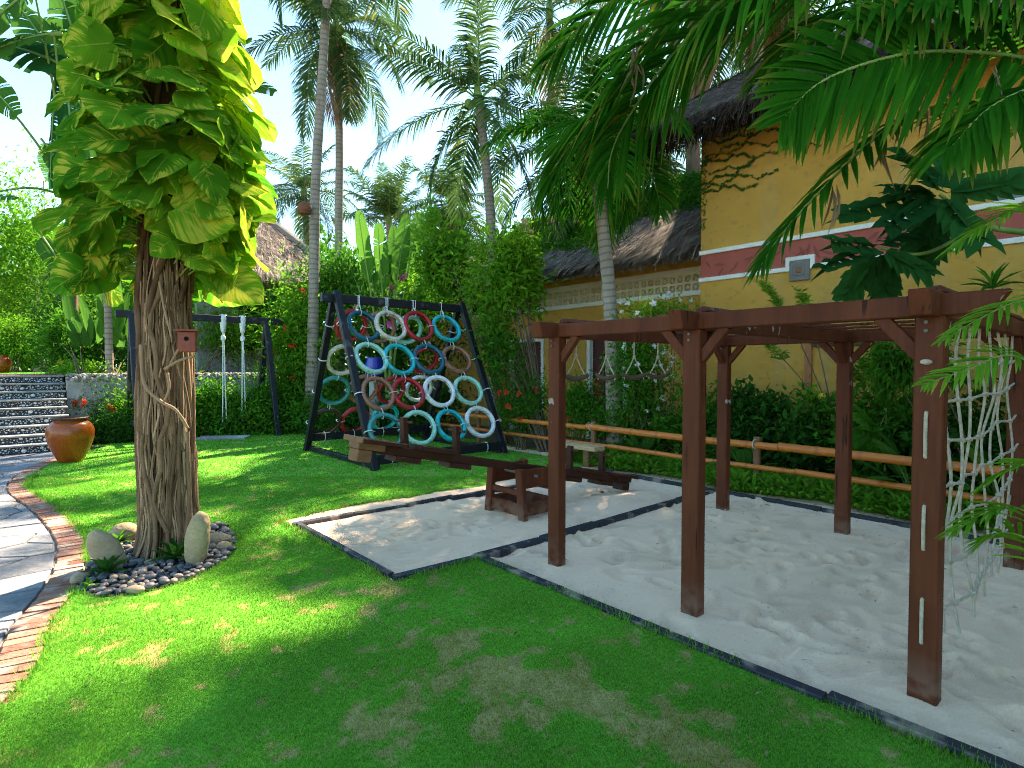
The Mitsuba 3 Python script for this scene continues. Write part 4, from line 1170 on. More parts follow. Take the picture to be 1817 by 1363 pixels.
# lower wall with maroon doors between white jambs
ad = [B(px, 640, BL)[0] for px in (1112, 1042, 965, 905)]
zd = B(925, 602, BL)[1]
segs = [(aw0, ad[0], 'w'), (ad[0], ad[1], 'd'), (ad[1], ad[2], 'w'), (ad[2], ad[3], 'd'), (ad[3], aw1, 'w')]
for a0, a1, k in segs:
    if k == 'w':
        put(h2, 'wall', wallbox(a0, a1, BL + 0.002, BL + 0.248, -0.1, zd), 'yellow_plaster')
    else:
        dr_ = put(h2, 'door', wallbox(a0 + 0.09, a1 - 0.09, BL + 0.10, BL + 0.16, -0.1, zd - 0.08), 'maroon_door')
        put(dr_, 'jamb', wallbox(a0, a0 + 0.09, BL - 0.02, BL + 0.2, -0.1, zd), 'white_trim')
        put(dr_, 'jamb', wallbox(a1 - 0.09, a1, BL - 0.02, BL + 0.2, -0.1, zd), 'white_trim')
        put(dr_, 'lintel', wallbox(a0 + 0.09, a1 - 0.09, BL - 0.02, BL + 0.2, zd - 0.08, zd), 'white_trim')
        for q in (0.33, 0.66):
            am = a0 + 0.09 + (a1 - a0 - 0.18) * q
            put(dr_, 'stile', wallbox(am - 0.03, am + 0.03, BL + 0.085, BL + 0.10, 0.0, zd - 0.08), 'maroon_door')
put(h2, 'wall', wallbox(aw0, aw1, BL + 0.001, BL + 0.249, zd, 2.25), 'yellow_plaster')
# roof of the wing
bE, zE2 = BL - 0.85, B(1236, 430, BL - 0.85)[1]
sl2 = 0.66
rz = 3.2
cor2 = [S(aw1, bE, zE2), S(aw0 + 0.01, bE, zE2), S(aw0 + 0.01, bE + rz, zE2 + sl2 * rz), S(aw1, bE + rz, zE2 + sl2 * rz)]
rf2 = put(h2, 'roof', slab4(cor2, 0.16), 'thatch')
thatch(rf2, [c + UP * 0.01 for c in cor2], 22000, 0.46, S(0, -1, -sl2), 4, width=0.024)
n = 9000
eav = MB()
uu = rp.uniform(0, 1, n)
wav = 0.05 * (meshkit.noise(np.column_stack([uu * 22, uu * 0, uu * 0]), 4) - 0.5)
p = cor2[0] + (cor2[1] - cor2[0]) * uu[:, None] - UP * (rp.uniform(-0.03, 0.16, n) + wav)[:, None] + U2 * rp.uniform(-0.02, 0.2, n)[:, None]
d = norm(-U2 * 0.6 - UP * 0.75 + rp.normal(0, 0.25, (n, 3)))
e = p + d * rp.uniform(0.08, 0.26, n)[:, None]
sd = U1 * 0.010
eav.raw(np.stack([p - sd, p + sd, e + sd * 0.4, e - sd * 0.4], 1).reshape(-1, 3), np.vstack([(np.arange(n) * 4)[:, None] + [0, 1, 2], (np.arange(n) * 4)[:, None] + [0, 2, 3]]), np.column_stack([np.repeat(rp.uniform(0, 0.8, n), 4), np.zeros(4 * n)]))
put(rf2, 'eave_fringe', eav.out(), 'straw', kind='stuff')
put(h2, 'back_roof', slab4([cor2[3], cor2[2], cor2[2] + U2 * 3 - UP * 2, cor2[3] + U2 * 3 - UP * 2], 0.16), 'thatch')

# ---- thatched house on the upper garden at the left
h3 = thing('thatched_house', 'pale house with a steep thatched roof in the upper garden behind the swing', 'house')
e1, r1 = A(610, 497, 19.0), A(455, 378, 21.5)
e0 = e1 - U2 * 4.6
e0[2] = e1[2]
r0 = r1 - U2 * 2.6
r0[2] = r1[2]
rf3 = put(h3, 'roof', slab4([e0, e1, r1, r0], 0.3), 'thatch')
thatch(rf3, [e0, e1, r1, r0], 14000, 0.6, e0 - r0 + (e1 - e0) * 0.05, 6, width=0.024)
hip = slab4([e1, e1 + U1 * 8.0, r1 + U1 * 1.0, r1], 0.3)
rf4 = put(h3, 'hip', hip, 'thatch')
put(h3, 'ridge', tube(spline([e1 + UP * 0.02, (e1 + r1) / 2 + UP * 0.06, r1 + UP * 0.08], 8), 0.16, 8), 'thatch', smooth=40)
wz = e1[2] - 0.12
ew = e1 - U2 * 0.9 + U1 * 0.7
w0 = ew - U2 * 3.4
put(h3, 'wall', beam(np.array([w0[0], w0[1], (wz + TZ) / 2]), np.array([ew[0], ew[1], (wz + TZ) / 2]), 0.25, wz - TZ, ch=0.004), 'concrete')
for q in (0.12, 0.34):
    c = ew + (w0 - ew) * q
    dk = put(h3, 'window', beam(np.array([*(XY(c) - XY(U1) * 0.13), TZ + 1.45]), np.array([*(XY(c - U2 * 1.1) - XY(U1) * 0.13), TZ + 1.45]), 0.05, 1.5, ch=0.004), 'dark_inside')

# ---- bamboo fence
fe = thing('bamboo_fence', 'two rail bamboo fence along the planting bed behind the sand', 'fence')


def bamboo(pts, rad, n=40):
    p = spline(pts, n)
    ln = np.cumsum(np.r_[0, np.linalg.norm(np.diff(p, axis=0), axis=1)])
    r = rad * (1 + 0.10 * np.exp(-((ln % 0.46) / 0.022) ** 2) + 0.10 * np.exp(-(((ln % 0.46) - 0.46) / 0.022) ** 2)) * (1.05 - 0.12 * ln / ln[-1])
    m = MB().tube(p, r, 12)
    v, f, uv = m.out()
    t = np.r_[np.repeat(np.exp(-(np.minimum(ln % 0.46, 0.46 - ln % 0.46) / 0.02) ** 2), 12), [0, 0]]
    uv[:, 0] = 1 - 0.75 * t
    return v, f, uv


bFn = 7.12
for a0, a1, z0, z1, rad in ((12.0, 6.05, 0.60, 0.60, 0.040), (6.2, 2.9, 0.615, 0.60, 0.046), (3.05, -3.5, 0.61, 0.59, 0.047),
                            (12.0, 5.6, 0.34, 0.33, 0.030), (5.75, 2.7, 0.335, 0.32, 0.033), (2.85, -3.5, 0.325, 0.30, 0.034)):
    put(fe, 'rail', bamboo([S(a0, bFn, z0), S((a0 + a1) / 2, bFn + 0.01, (z0 + z1) / 2 - 0.012), S(a1, bFn, z1)], rad * 1.05, 160), 'bamboo', smooth=True)
for a in (9.2, 6.1, 3.35, 0.0, -2.8):
    put(fe, 'post', beam(S(a, bFn + 0.055, -0.05), S(a, bFn + 0.055, 0.70), 0.085, 0.06, up=U2, ch=0.01), 'seat_timber')
    put(fe, 'lashing', tube([S(a, bFn + 0.02, 0.605) + U2 * 0.075 * math.cos(t) + UP * 0.062 * math.sin(t) + U1 * 0.012 * math.sin(t * 0.13 * 7) for t in np.linspace(0, 6 * PI, 40)], 0.008, 5), 'rope', smooth=True)

# ================================================================== PLANTS
rv = np.random.default_rng(11)
L4 = (np.array([[0, 0, 0], [.5, .42, .07], [0, 1, -.10], [-.5, .42, .07]]), np.array([[0, 1, 2], [0, 2, 3]]))
L6 = (np.array([[0, 0, 0], [.42, .28, .07], [.36, .64, .03], [0, 1, -.16], [-.36, .64, .03], [-.42, .28, .07], [0, .5, 0.0]]),
      np.array([[0, 1, 6], [1, 2, 6], [2, 3, 6], [3, 4, 6], [4, 5, 6], [5, 0, 6]]))
L3 = (np.array([[-.5, 0.1, 0], [.5, 0.1, 0], [0, 1, -.1]]), np.array([[0, 1, 2]]))


def leaves(pos, d, nr, ln, wd, rnd, tmpl=L4):
    """many leaves at once: base point, direction, face normal, length, width, tint"""
    tv_, tf_ = tmpl
    d = norm(d)
    s_ = norm(np.cross(d, nr))
    nn = np.cross(s_, d)
    ln, wd = np.broadcast_to(ln, len(pos)), np.broadcast_to(wd, len(pos))
    v = (pos[:, None] + tv_[None, :, :1] * s_[:, None] * wd[:, None, None] + tv_[None, :, 1:2] * d[:, None] * ln[:, None, None] + tv_[None, :, 2:] * nn[:, None] * ln[:, None, None])
    k = len(tv_)
    f = (np.arange(len(pos)) * k)[:, None, None] + tf_[None]
    uv = np.stack([np.repeat(rnd, k), np.tile(tv_[:, 1], len(pos))], 1)
    return v.reshape(-1, 3), f.reshape(-1, 3), uv


def rdir(n, r=rv):
    return norm(r.normal(0, 1, (n, 3)))


def shrub(name, label, cat, c, rad, n, ln, m, clumps=26, aspect=0.42, foot=None, stems=7, flowers=None, tmpl=L4, group=None, crad=0.34, seed=None, kind=None, hollow=2.4, part='crown', droop=0.1, base_r=0.014):
    r = np.random.default_rng(abs(hash_(name + label)) % 2 ** 31 if seed is None else seed)
    c, rad = np.asarray(c, float), np.asarray(rad, float)
    key = thing(name, label, cat, group, kind)
    cd = rdir(clumps, r)
    cl = cd * (r.uniform(0, 1, clumps) ** (1 / hollow))[:, None] * (0.82 + 0.3 * r.uniform(-1, 1, clumps))[:, None]
    which = r.integers(0, clumps, n)
    off = r.normal(0, 1, (n, 3)) * crad * r.uniform(0.5, 1.25, clumps)[which][:, None]
    q = cl[which] + off
    p = c + q * rad
    p[:, 2] = np.maximum(p[:, 2], 0.02 + r.uniform(0, 0.1, n))
    out = norm(q * [1, 1, 1])
    d = norm(out * 0.55 + rdir(n, r) * 0.75 + UP * (0.15 - droop))
    nn = norm(out * 0.5 + UP * 0.7 + rdir(n, r) * 0.55)
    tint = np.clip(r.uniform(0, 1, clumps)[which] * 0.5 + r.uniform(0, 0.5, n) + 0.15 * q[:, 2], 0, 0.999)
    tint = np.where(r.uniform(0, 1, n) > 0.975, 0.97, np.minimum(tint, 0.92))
    s = ln * r.uniform(0.55, 1.25, n)
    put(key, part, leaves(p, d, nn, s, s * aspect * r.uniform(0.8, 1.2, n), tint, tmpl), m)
    if stems:
        ft = np.array([c[0], c[1], 0.0]) if foot is None else np.asarray(foot, float)
        mb_ = MB()
        for k in range(stems):
            e = c + cl[k % clumps] * rad * 0.9
            f0 = ft + np.array([r.normal(0, 0.05), r.normal(0, 0.05), 0])
            mid = f0 * 0.5 + e * 0.5 + r.normal(0, 0.06, 3)
            mid[:2] = f0[:2] * 0.65 + e[:2] * 0.35 + r.normal(0, 0.05, 2)
            mb_.tube(spline([f0, mid, e], 9), np.linspace(base_r * r.uniform(0.8, 1.5), 0.004, 9), 5)
        put(key, 'stems', mb_.out(), 'twig', smooth=True)
    if flowers:
        fm, fn_, fs = flowers
        for k in range(fn_):
            e = rdir(1, r)[0]
            e = norm(e + np.array([-0.1, -0.9, 0.15]))
            o = c + e * rad * r.uniform(0.85, 1.12)
            m_ = 12
            pp = o + rdir(m_, r) * fs * 0.25
            put(key, 'flower', leaves(pp, norm(rdir(m_, r) + e), norm(e + rdir(m_, r) * 0.4), fs * r.uniform(0.6, 1.0, m_), fs * 0.5, r.uniform(0, 1, m_)), fm)
    return key


def hash_(s_):
    h = 7
    for ch in s_:
        h = (h * 131 + ord(ch)) % (2 ** 31 - 1)
    return h


def frond(rachis, ln, n, side=None, roll=0.0, droop=0.35, wid=0.03, ahead=0.55, lift=0.10, start=0.12, seed=0, rr=0.012, split=False, jitter=0.10, sidescale=(1, 1)):
    """a feather palm leaf: returns (rachis mesh, one mesh of all leaflets) or (rachis mesh, list of leaflet meshes)"""
    r = np.random.default_rng(seed)
    p = np.asarray(rachis, float)
    m = len(p)
    t = norm(np.gradient(p, axis=0))
    if side is None:
        h = p[-1] - p[0]
        h[2] = 0
        h = h if np.linalg.norm(h) > 1e-3 else np.array([1.0, 0, 0])
        side = norm(np.cross(norm(h), UP))
    sv = norm(side - t * (t @ side)[:, None])
    nv = np.cross(sv, t)
    c_, s_ = math.cos(roll), math.sin(roll)
    sv, nv = sv * c_ + nv * s_, nv * c_ - sv * s_
    out = []
    u = np.linspace(start, 0.995, n)
    allp, alld, alln, alll, allw = [], [], [], [], []
    for sg in (-1, 1):
        uu = np.clip(u + r.normal(0, 0.35 / n, n), 0, 1)
        x = uu * (m - 1)
        i = np.minimum(x.astype(int), m - 2)
        w = (x - i)[:, None]
        lerp = lambda a_: a_[i] * (1 - w) + a_[i + 1] * w  # noqa: E731
        pp, tt, ss, nn = lerp(p), norm(lerp(t)), norm(lerp(sv)), norm(lerp(nv))
        k = ahead + 0.9 * np.clip((uu - 0.6) / 0.4, 0, 1) ** 1.5
        dd = norm(tt * k[:, None] + ss * sg + nn * (lift + r.normal(0, jitter, n))[:, None] + r.normal(0, jitter * 0.6, (n, 3)))
        prof = (0.45 + 0.55 * np.sin(PI * np.clip(uu * 0.9 + 0.12, 0, 1))) * np.where(uu > 0.9, 1 - 3.5 * (uu - 0.9), 1)
        allp.append(pp)
        alld.append(dd)
        alln.append(nn)
        alll.append(ln * prof * r.uniform(0.88, 1.08, n) * sidescale[0 if sg < 0 else 1])
        allw.append(wid * (0.6 + 0.4 * prof))
    P_, D_, N_, LN, W_ = np.vstack(allp), np.vstack(alld), np.vstack(alln), np.hstack(alll), np.hstack(allw)
    K = len(P_)
    dr_ = droop * r.uniform(0.6, 1.4, K)
    st_ = np.array([0, 0.12, 0.45, 0.78, 1.0])
    ws = np.array([0.35, 0.9, 1.0, 0.62, 0.04])
    cen = P_[:, None] + D_[:, None] * (LN[:, None] * st_)[..., None] - UP * (LN[:, None] * dr_[:, None] * st_ ** 2.2)[..., None]
    tang = norm(np.gradient(cen, axis=1))
    wv = norm(np.cross(tang, N_[:, None]))
    nv2 = norm(np.cross(wv, tang))
    h = (W_[:, None] * ws / 2)[..., None]
    le, ri = cen - wv * h + nv2 * h * 0.5, cen + wv * h + nv2 * h * 0.5
    tint = np.clip(r.uniform(0, 1) * 0.35 + r.uniform(0, 0.55, K), 0, 0.90)
    tint = np.where(r.uniform(0, 1, K) > 0.97, 0.98, tint)
    v = np.stack([le, cen, ri], 2).reshape(K, -1, 3)
    fq = []
    for a_ in range(4):
        for b_ in range(2):
            o = a_ * 3 + b_
            fq += [[o, o + 1, o + 4], [o, o + 4, o + 3]]
    fq = np.array(fq)
    uvl = np.stack([np.repeat(tint[:, None], 15, 1), np.tile(np.repeat(st_, 3), (K, 1))], -1)
    rt = MB().tube(p, np.linspace(rr, rr * 0.25, m), 6, tint=0.45).out()
    if split:
        return rt, [(v[k], fq, uvl[k]) for k in range(K)]
    f = (np.arange(K) * 15)[:, None, None] + fq[None]
    return rt, (v.reshape(-1, 3), f.reshape(-1, 3), uvl.reshape(-1, 2))


def palm(name, label, trunk, tr, nf, fl, ll, seed, m='leaf_palm', elev=(78, -35), bend=62, dead=0, n=56, group=None, droop=0.5, wid=0.044, nuts=0, squeeze=1.0):
    r = np.random.default_rng(seed)
    key = thing(name, label, 'palm tree', group)
    tp_ = spline(trunk, 40)
    hgt = np.linspace(0, 1, 40)
    rad = tr * (1.0 + 0.45 * np.exp(-hgt * 9) - 0.22 * hgt) * (1 + 0.02 * np.sin(np.arange(40) * 2.1))
    v, f, uv = MB().tube(tp_, rad, 14).out()
    lnn = np.cumsum(np.r_[0, np.linalg.norm(np.diff(tp_, axis=0), axis=1)])
    uv[:, 1] = np.r_[np.repeat(lnn, 14), [0, lnn[-1]]]
    put(key, 'trunk', (v, f), 'palm_trunk', smooth=True, uv=uv)
    c = tp_[-1]
    ax = norm(tp_[-1] - tp_[-4])
    put(key, 'crown_shaft', tube(spline([c - ax * 0.1, c + ax * 0.35, c + ax * 0.7], 6), [tr * 0.8, tr * 0.9, tr * 0.8, tr * 0.6, tr * 0.4, tr * 0.15], 10), 'green_stem', smooth=True)
    for k in range(nf + dead):
        isd = k >= nf
        q = k / max(nf - 1, 1)
        e = math.radians(elev[0] + (elev[1] - elev[0]) * q + r.normal(0, 7)) if not isd else math.radians(-55 + r.normal(0, 10))
        ph = k * 2.39996 + r.normal(0, 0.15)
        L_ = fl * r.uniform(0.88, 1.08) * (0.8 if isd else 1) * (0.8 + 0.2 * min(1, q * 3))
        bd = math.radians(bend * r.uniform(0.75, 1.25)) * (0.35 + 0.65 * max(0.0, math.cos(e)))
        ss_ = np.linspace(0, 1, 14)
        ee = e - bd * ss_ ** 1.4
        st = L_ / 13
        hor = np.array([math.cos(ph), math.sin(ph) * squeeze, 0])
        pts = [c + UP * 0.1]
        for x in ee[1:]:
            pts.append(pts[-1] + (hor * math.cos(x) + UP * math.sin(x)) * st)
        ra, lf = frond(pts, ll * (0.85 if isd else 1), n, seed=seed * 100 + k, droop=droop * (1.4 if isd else 1), wid=wid, rr=0.020 * fl / 3, roll=r.normal(0, 0.18), lift=0.22)
        mm = 'leaf_dry' if isd else ('leaf_palm_yellow' if (q > 0.9 and r.uniform() < 0.15) else m)
        fk = put(key, 'frond', lf, mm)
        put(fk, 'rib', ra, 'green_stem' if not isd else 'twig', smooth=True)
    for k in range(nuts):
        v, f = rock(k, (0.12, 0.12, 0.15), 2, 0.06)
        ph = r.uniform(0, 2 * PI)
        put(key, 'coconut', (v + c + np.array([math.cos(ph) * 0.26, math.sin(ph) * 0.26, r.uniform(-0.25, 0.05)]), f), 'green_stem', smooth=True)
    return key


def blade(base, d, nr, ln, wd, seed, arch=0.35, tears=6, fold=0.25, pet=0.0, tint=None):
    """banana-like leaf with a midrib, torn into strips along the veins: (leaf mesh, midrib mesh)"""
    r = np.random.default_rng(seed)
    d, nr = norm(d), norm(nr)
    s_ = norm(np.cross(d, nr))
    nr = np.cross(s_, d)
    x = np.linspace(0, 1, 40)
    cen = np.asarray(base, float) + d * (ln * x)[:, None] - UP * (arch * ln * x ** 2)[:, None] * 0.6 - nr * (arch * ln * 0.4 * x ** 2)[:, None]
    at_ = lambda y: np.array([np.interp(y, x, cen[:, k]) for k in range(3)]).T  # noqa: E731
    mb_ = MB()
    tint = r.uniform(0, 1) if tint is None else tint
    for sg in (-1, 1):
        cuts = np.sort(np.r_[0.0, r.uniform(0.08, 0.93, tears), 1.0])
        for k in range(len(cuts) - 1):
            a_, b_ = cuts[k], cuts[k + 1]
            if b_ - a_ < 0.012:
                continue
            ys = np.linspace(a_, b_, max(3, int((b_ - a_) * 22)))
            gap = 0.010 * r.uniform(0.2, 1.6)
            hang = r.normal(0, 0.10)
            w = wd / 2 * np.clip(np.sin(PI * np.clip(0.04 + 0.94 * ys ** 0.75, 0, 1)) ** 0.55, 0.02, 1)
            rows = []
            for j, t_ in enumerate((0.0, 0.34, 0.68, 1.0)):
                yy = a_ + (ys - a_) * (1 - (gap / max(b_ - a_, 1e-3)) * t_) + gap * 0.5 * t_ + 0.05 * t_
                rows.append(at_(np.clip(yy, 0, 1.0)) + s_ * (sg * w * t_)[:, None] + nr * (w * t_ * (fold + hang - 0.55 * t_ * 0.8))[:, None])
            v = np.stack(rows, 1).reshape(-1, 3)
            i, j = np.meshgrid(np.arange(len(ys) - 1), np.arange(3), indexing='ij')
            q = np.stack([i * 4 + j, (i + 1) * 4 + j, (i + 1) * 4 + j + 1, i * 4 + j + 1], -1).reshape(-1, 4)
            mb_.raw(v, q, np.column_stack([np.full(len(v), np.clip(tint + r.normal(0, 0.05), 0, 0.99)), np.tile([0.55, 0.7, 0.85, 1.0], len(ys))]))
    p0 = cen[0] - d * pet + (-UP * 0.10 * pet)
    rib = MB().tube(np.vstack([[p0], cen[::4] - nr * 0.004]), np.linspace(0.026, 0.006, 11) * (wd / 0.45), 6).out()
    return mb_.out(), rib


def lobed(base, d, nr, ln, wd, seed, nl=6):
    """deeply lobed leaf (breadfruit like)"""
    r = np.random.default_rng(seed)
    d, nr = norm(d), norm(nr)
    s_ = norm(np.cross(d, nr))
    nr = np.cross(s_, d)
    pos, dd, nn, l_, w_ = [base + d * ln * 0.04], [d], [nr], [ln * 0.98], [wd * 0.34]
    for k in range(nl):
        u = 0.10 + 0.72 * k / (nl - 1)
        prof = math.sin(PI * (0.18 + 0.62 * u)) ** 0.8
        for sg in (-1, 1):
            c = base + d * ln * (u - 0.02) - nr * 0.05 * ln * u * u
            pos.append(c)
            dd.append(norm(s_ * sg * math.cos(0.72 + 0.25 * u) + d * math.sin(0.72 + 0.25 * u) + nr * r.normal(-0.05, 0.08)))
            nn.append(nr + s_ * sg * 0.12)
            l_.append(wd * 0.62 * prof * r.uniform(0.9, 1.08))
            w_.append(ln * 0.215)
    return leaves(np.array(pos), np.array(dd), np.array(nn), np.array(l_), np.array(w_), np.full(len(pos), r.uniform(0.1, 0.8)), L6)


# ---- the vine covered tree
vt = thing('vine_covered_tree', 'thick tree trunk wrapped in twisted pale roots, foremost on the lawn', 'tree')
zz = np.linspace(-0.05, 5.6, 90)


def trunk_r(z, th):
    base = 0.182 + 0.055 * np.exp(-z / 0.20) + 0.012 * np.sin(z * 2.1) - 0.075 * np.clip((z - 2.6) / 2.4, 0, 1)
    return base * (1 + 0.10 * (fbm3(np.stack([np.cos(th) * 1.6, np.sin(th) * 1.6, z * 0.55], -1), 2, 3) - 0.5) * 2)


def trunk_c(z):
    return np.stack([TREE[0] - 0.012 * np.sin(z * 1.3) + 0.035 * np.clip(z - 2.2, 0, 9), TREE[1] + 0.0 * z, z], -1)


th = np.linspace(0, 2 * PI, 72, endpoint=False)
ZZ, TH = np.meshgrid(zz, th, indexing='ij')
rad = trunk_r(ZZ, TH) + 0.016 * (fbm3(np.stack([np.cos(TH) * 7, np.sin(TH) * 7, ZZ * 1.4], -1), 6, 3) - 0.5) * 2
pt = trunk_c(ZZ) + np.stack([np.cos(TH) * rad, np.sin(TH) * rad, 0 * rad], -1)
i, j = np.meshgrid(np.arange(89), np.arange(72), indexing='ij')
q = np.stack([i * 72 + j, i * 72 + (j + 1) % 72, (i + 1) * 72 + (j + 1) % 72, (i + 1) * 72 + j], -1).reshape(-1, 4)
put(vt, 'trunk', (pt.reshape(-1, 3), q), 'bark', smooth=True)
fine = MB()
rt_ = np.random.default_rng(31)
nbig = 0
for k in range(330):
    big = k < 34
    a0 = rt_.uniform(0, 2 * PI) if k % 3 else rt_.uniform(PI, 2 * PI)
    z0 = rt_.uniform(1.6, 2.9) if rt_.uniform() < 0.55 else rt_.uniform(0.5, 2.2)
    z1 = max(-0.03, z0 - rt_.uniform(0.7, 2.6)) if not big else rt_.uniform(-0.03, 0.4)
    m = 22
    zs = np.linspace(z0, z1, m)
    drift = rt_.normal(0, 0.16 if not big else 0.40)
    wob = rt_.uniform(0.02, 0.16) * (1.5 if big else 1)
    f1, f2 = rt_.uniform(2, 6), rt_.uniform(6, 13)
    aa = a0 + drift * (z0 - zs) + wob * np.sin(zs * f1 + a0 * 3) + wob * 0.5 * np.sin(zs * f2 + a0)
    rr = rt_.uniform(0.0035, 0.009) if not big else rt_.uniform(0.010, 0.019)
    fl_ = 0.03 * np.exp(-np.clip(zs, 0, 9) / 0.10)
    R_ = trunk_r(zs, aa) + rr * rt_.uniform(0.2, 1.1) + 0.008 + fl_
    pp = trunk_c(zs) + np.stack([np.cos(aa) * R_, np.sin(aa) * R_, 0 * zs], -1)
    tb = MB().tube(pp, rr * (0.75 + 0.35 * np.sin(np.linspace(0.3, 2.6, m)) + 0.10 * np.sin(np.arange(m) * 1.7)), 6 if big else 5, tint=rt_.uniform(0, 1), cap=False).out()
    if big:
        put(vt, 'root', (tb[0], tb[1]), 'root', smooth=True, uv=tb[2])
    else:
        fine.raw(*tb)
v, f, uv = fine.out()
put(vt, 'fine_roots', (v, f), 'root', smooth=True, uv=uv, kind='stuff')
# the loose root crossing the front, and the stub where it turns
for pts_, r_ in (([(250, 612, 4.63), (256, 680, 4.60), (285, 712, 4.58), (312, 728, 4.58), (334, 760, 4.62)], 0.015),
                 ([(292, 655, 4.58), (318, 640, 4.56), (345, 632, 4.60)], 0.013), ([(297, 662, 4.58), (300, 690, 4.57), (290, 715, 4.58)], 0.012),
                 ([(330, 590, 4.60), (322, 610, 4.57), (300, 650, 4.57)], 0.011), ([(283, 500, 4.62), (292, 550, 4.58), (305, 600, 4.57)], 0.010)):
    v, f, uv = MB().tube(spline([A(*q_) for q_ in pts_], 24), np.linspace(r_, r_ * 0.8, 24) * (1 + 0.08 * np.sin(np.arange(24) * 1.3)), 8, tint=0.72).out()
    put(vt, 'root', (v, f), 'root', smooth=True, uv=uv)

# ---- the variegated climber on it: every leaf its own part
ph = thing('climbing_vine', 'huge leaved yellow and green variegated climber covering the upper trunk', 'climbing plant')


def heart(kid):
    r = np.random.default_rng(kid + 100)
    ts = np.array([-0.10, 0.0, 0.10, 0.24, 0.40, 0.56, 0.72, 0.86, 0.95, 1.0])
    wl = np.array([0.24, 0.42, 0.51, 0.55, 0.53, 0.45, 0.335, 0.19, 0.08, 0.005]) * r.uniform(0.9, 1.12)
    cols_ = np.array([-1, -0.66, -0.33, 0, 0.33, 0.66, 1])
    v, uv = [], []
    cup, bendl, tw = r.uniform(0.05, 0.22), r.uniform(0.08, 0.42), r.normal(0, 0.10)
    for t_, w in zip(ts, wl):
        for c in cols_:
            y = max(t_, 0.0) if abs(c) < 0.2 else t_ + 0.03 * abs(c) * (1 - t_)
            z_ = cup * abs(c) * w - bendl * t_ * t_ * 0.6 + 0.022 * math.sin(t_ * 17 + c * 2 + kid) * abs(c) - 0.12 * (c * w) ** 2 + tw * c * w * t_
            if abs(c) < 0.2:
                z_ -= 0.012
            v.append([c * w, y, z_])
            uv.append([kid + 0.5 + 0.49 * c, np.clip(t_, 0, 1)])
    nr_, nc = len(ts), len(cols_)
    f = [[i_ * nc + j_, (i_ + 1) * nc + j_, (i_ + 1) * nc + j_ + 1, i_ * nc + j_ + 1] for i_ in range(nr_ - 1) for j_ in range(nc - 1)]
    return np.array(v), np.array(f), np.array(uv)


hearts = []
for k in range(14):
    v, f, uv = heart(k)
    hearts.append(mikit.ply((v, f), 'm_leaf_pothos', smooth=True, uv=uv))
petiole = MB()
fit = []
rl = np.random.default_rng(44)
spots = []
for k in range(9000):
    z = rl.uniform(2.36, 5.35)
    a = rl.uniform(0, 2 * PI)
    prof_ = np.interp(z, [2.1, 2.4, 2.9, 3.6, 4.3, 4.9, 5.4], [0.40, 0.60, 0.66, 0.62, 0.55, 0.46, 0.32])
    if math.sin(a) < 0 and z < 2.85 and abs(math.cos(a)) < 0.55:    # the trunk shows below the leaves in front
        continue
    R_ = prof_ * rl.uniform(0.50, 1.05)
    p = trunk_c(np.array(z)) + np.array([math.cos(a) * R_, math.sin(a) * R_, 0])
    if all(np.sum((p - s_) ** 2) > 0.138 ** 2 for s_ in spots):
        spots.append(p)
        out = np.array([math.cos(a), math.sin(a), 0])
        ln = 0.20 + 0.235 * rl.uniform(0, 1) ** 1.3 * np.interp(z, [2.1, 3, 5.4], [1.0, 1.0, 0.85])
        tang = np.array([-math.sin(a), math.cos(a), 0])
        d = norm(out * rl.uniform(0.05, 0.95) - UP * rl.uniform(0.15, 1.1) + tang * rl.normal(0, 0.75))
        nn = norm(out * rl.uniform(0.35, 1.1) + UP * rl.uniform(0.0, 0.9) + tang * rl.normal(0, 0.55))
        s_ = norm(np.cross(d, nn))
        nn = np.cross(s_, d)
        hk = int(np.clip(rl.normal(0.2 + 2.7 * (z - 2.3) + 5.0 * max(0.0, math.cos(a)), 2.4), 0, 13))  # right hand leaves picked paler to imitate sunlight glowing through them
        fit.append((hk, np.column_stack([s_, d, nn]), p, ln))
        p0 = trunk_c(np.array(z + 0.05 - 0.1 * R_)) + out * 0.19
        petiole.tube(spline([p0, (p0 + p) / 2 + UP * 0.07, p + d * 0.01], 7), [0.009, 0.008, 0.007, 0.006, 0.006, 0.005, 0.004], 5, tint=0.3)
    if len(spots) >= 370:
        break
fit.sort(key=lambda t: np.linalg.norm(t[2] - [0, 0, 1.6]))
more = MB()
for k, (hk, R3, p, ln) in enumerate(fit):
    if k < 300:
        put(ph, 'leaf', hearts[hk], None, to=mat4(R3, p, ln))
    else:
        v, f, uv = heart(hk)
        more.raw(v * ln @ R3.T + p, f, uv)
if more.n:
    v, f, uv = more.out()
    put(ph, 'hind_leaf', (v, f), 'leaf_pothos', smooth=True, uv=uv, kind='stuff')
put(ph, 'leaf_stalks', petiole.out(), 'green_stem', smooth=True, kind='stuff')
for k in range(6):
    a0 = 3.6 + 0.5 * k
    zs = np.linspace(1.75 + 0.1 * k, 5.3, 26)
    aa = a0 + 0.5 * np.sin(zs * 1.3 + k) + 0.18 * np.sin(zs * 4 + k)
    R_ = trunk_r(zs, aa) + 0.025
    put(ph, 'vine_stem', tube(trunk_c(zs) + np.stack([np.cos(aa) * R_, np.sin(aa) * R_, 0 * zs], -1), np.linspace(0.024, 0.017, 26), 8), 'root', smooth=True)

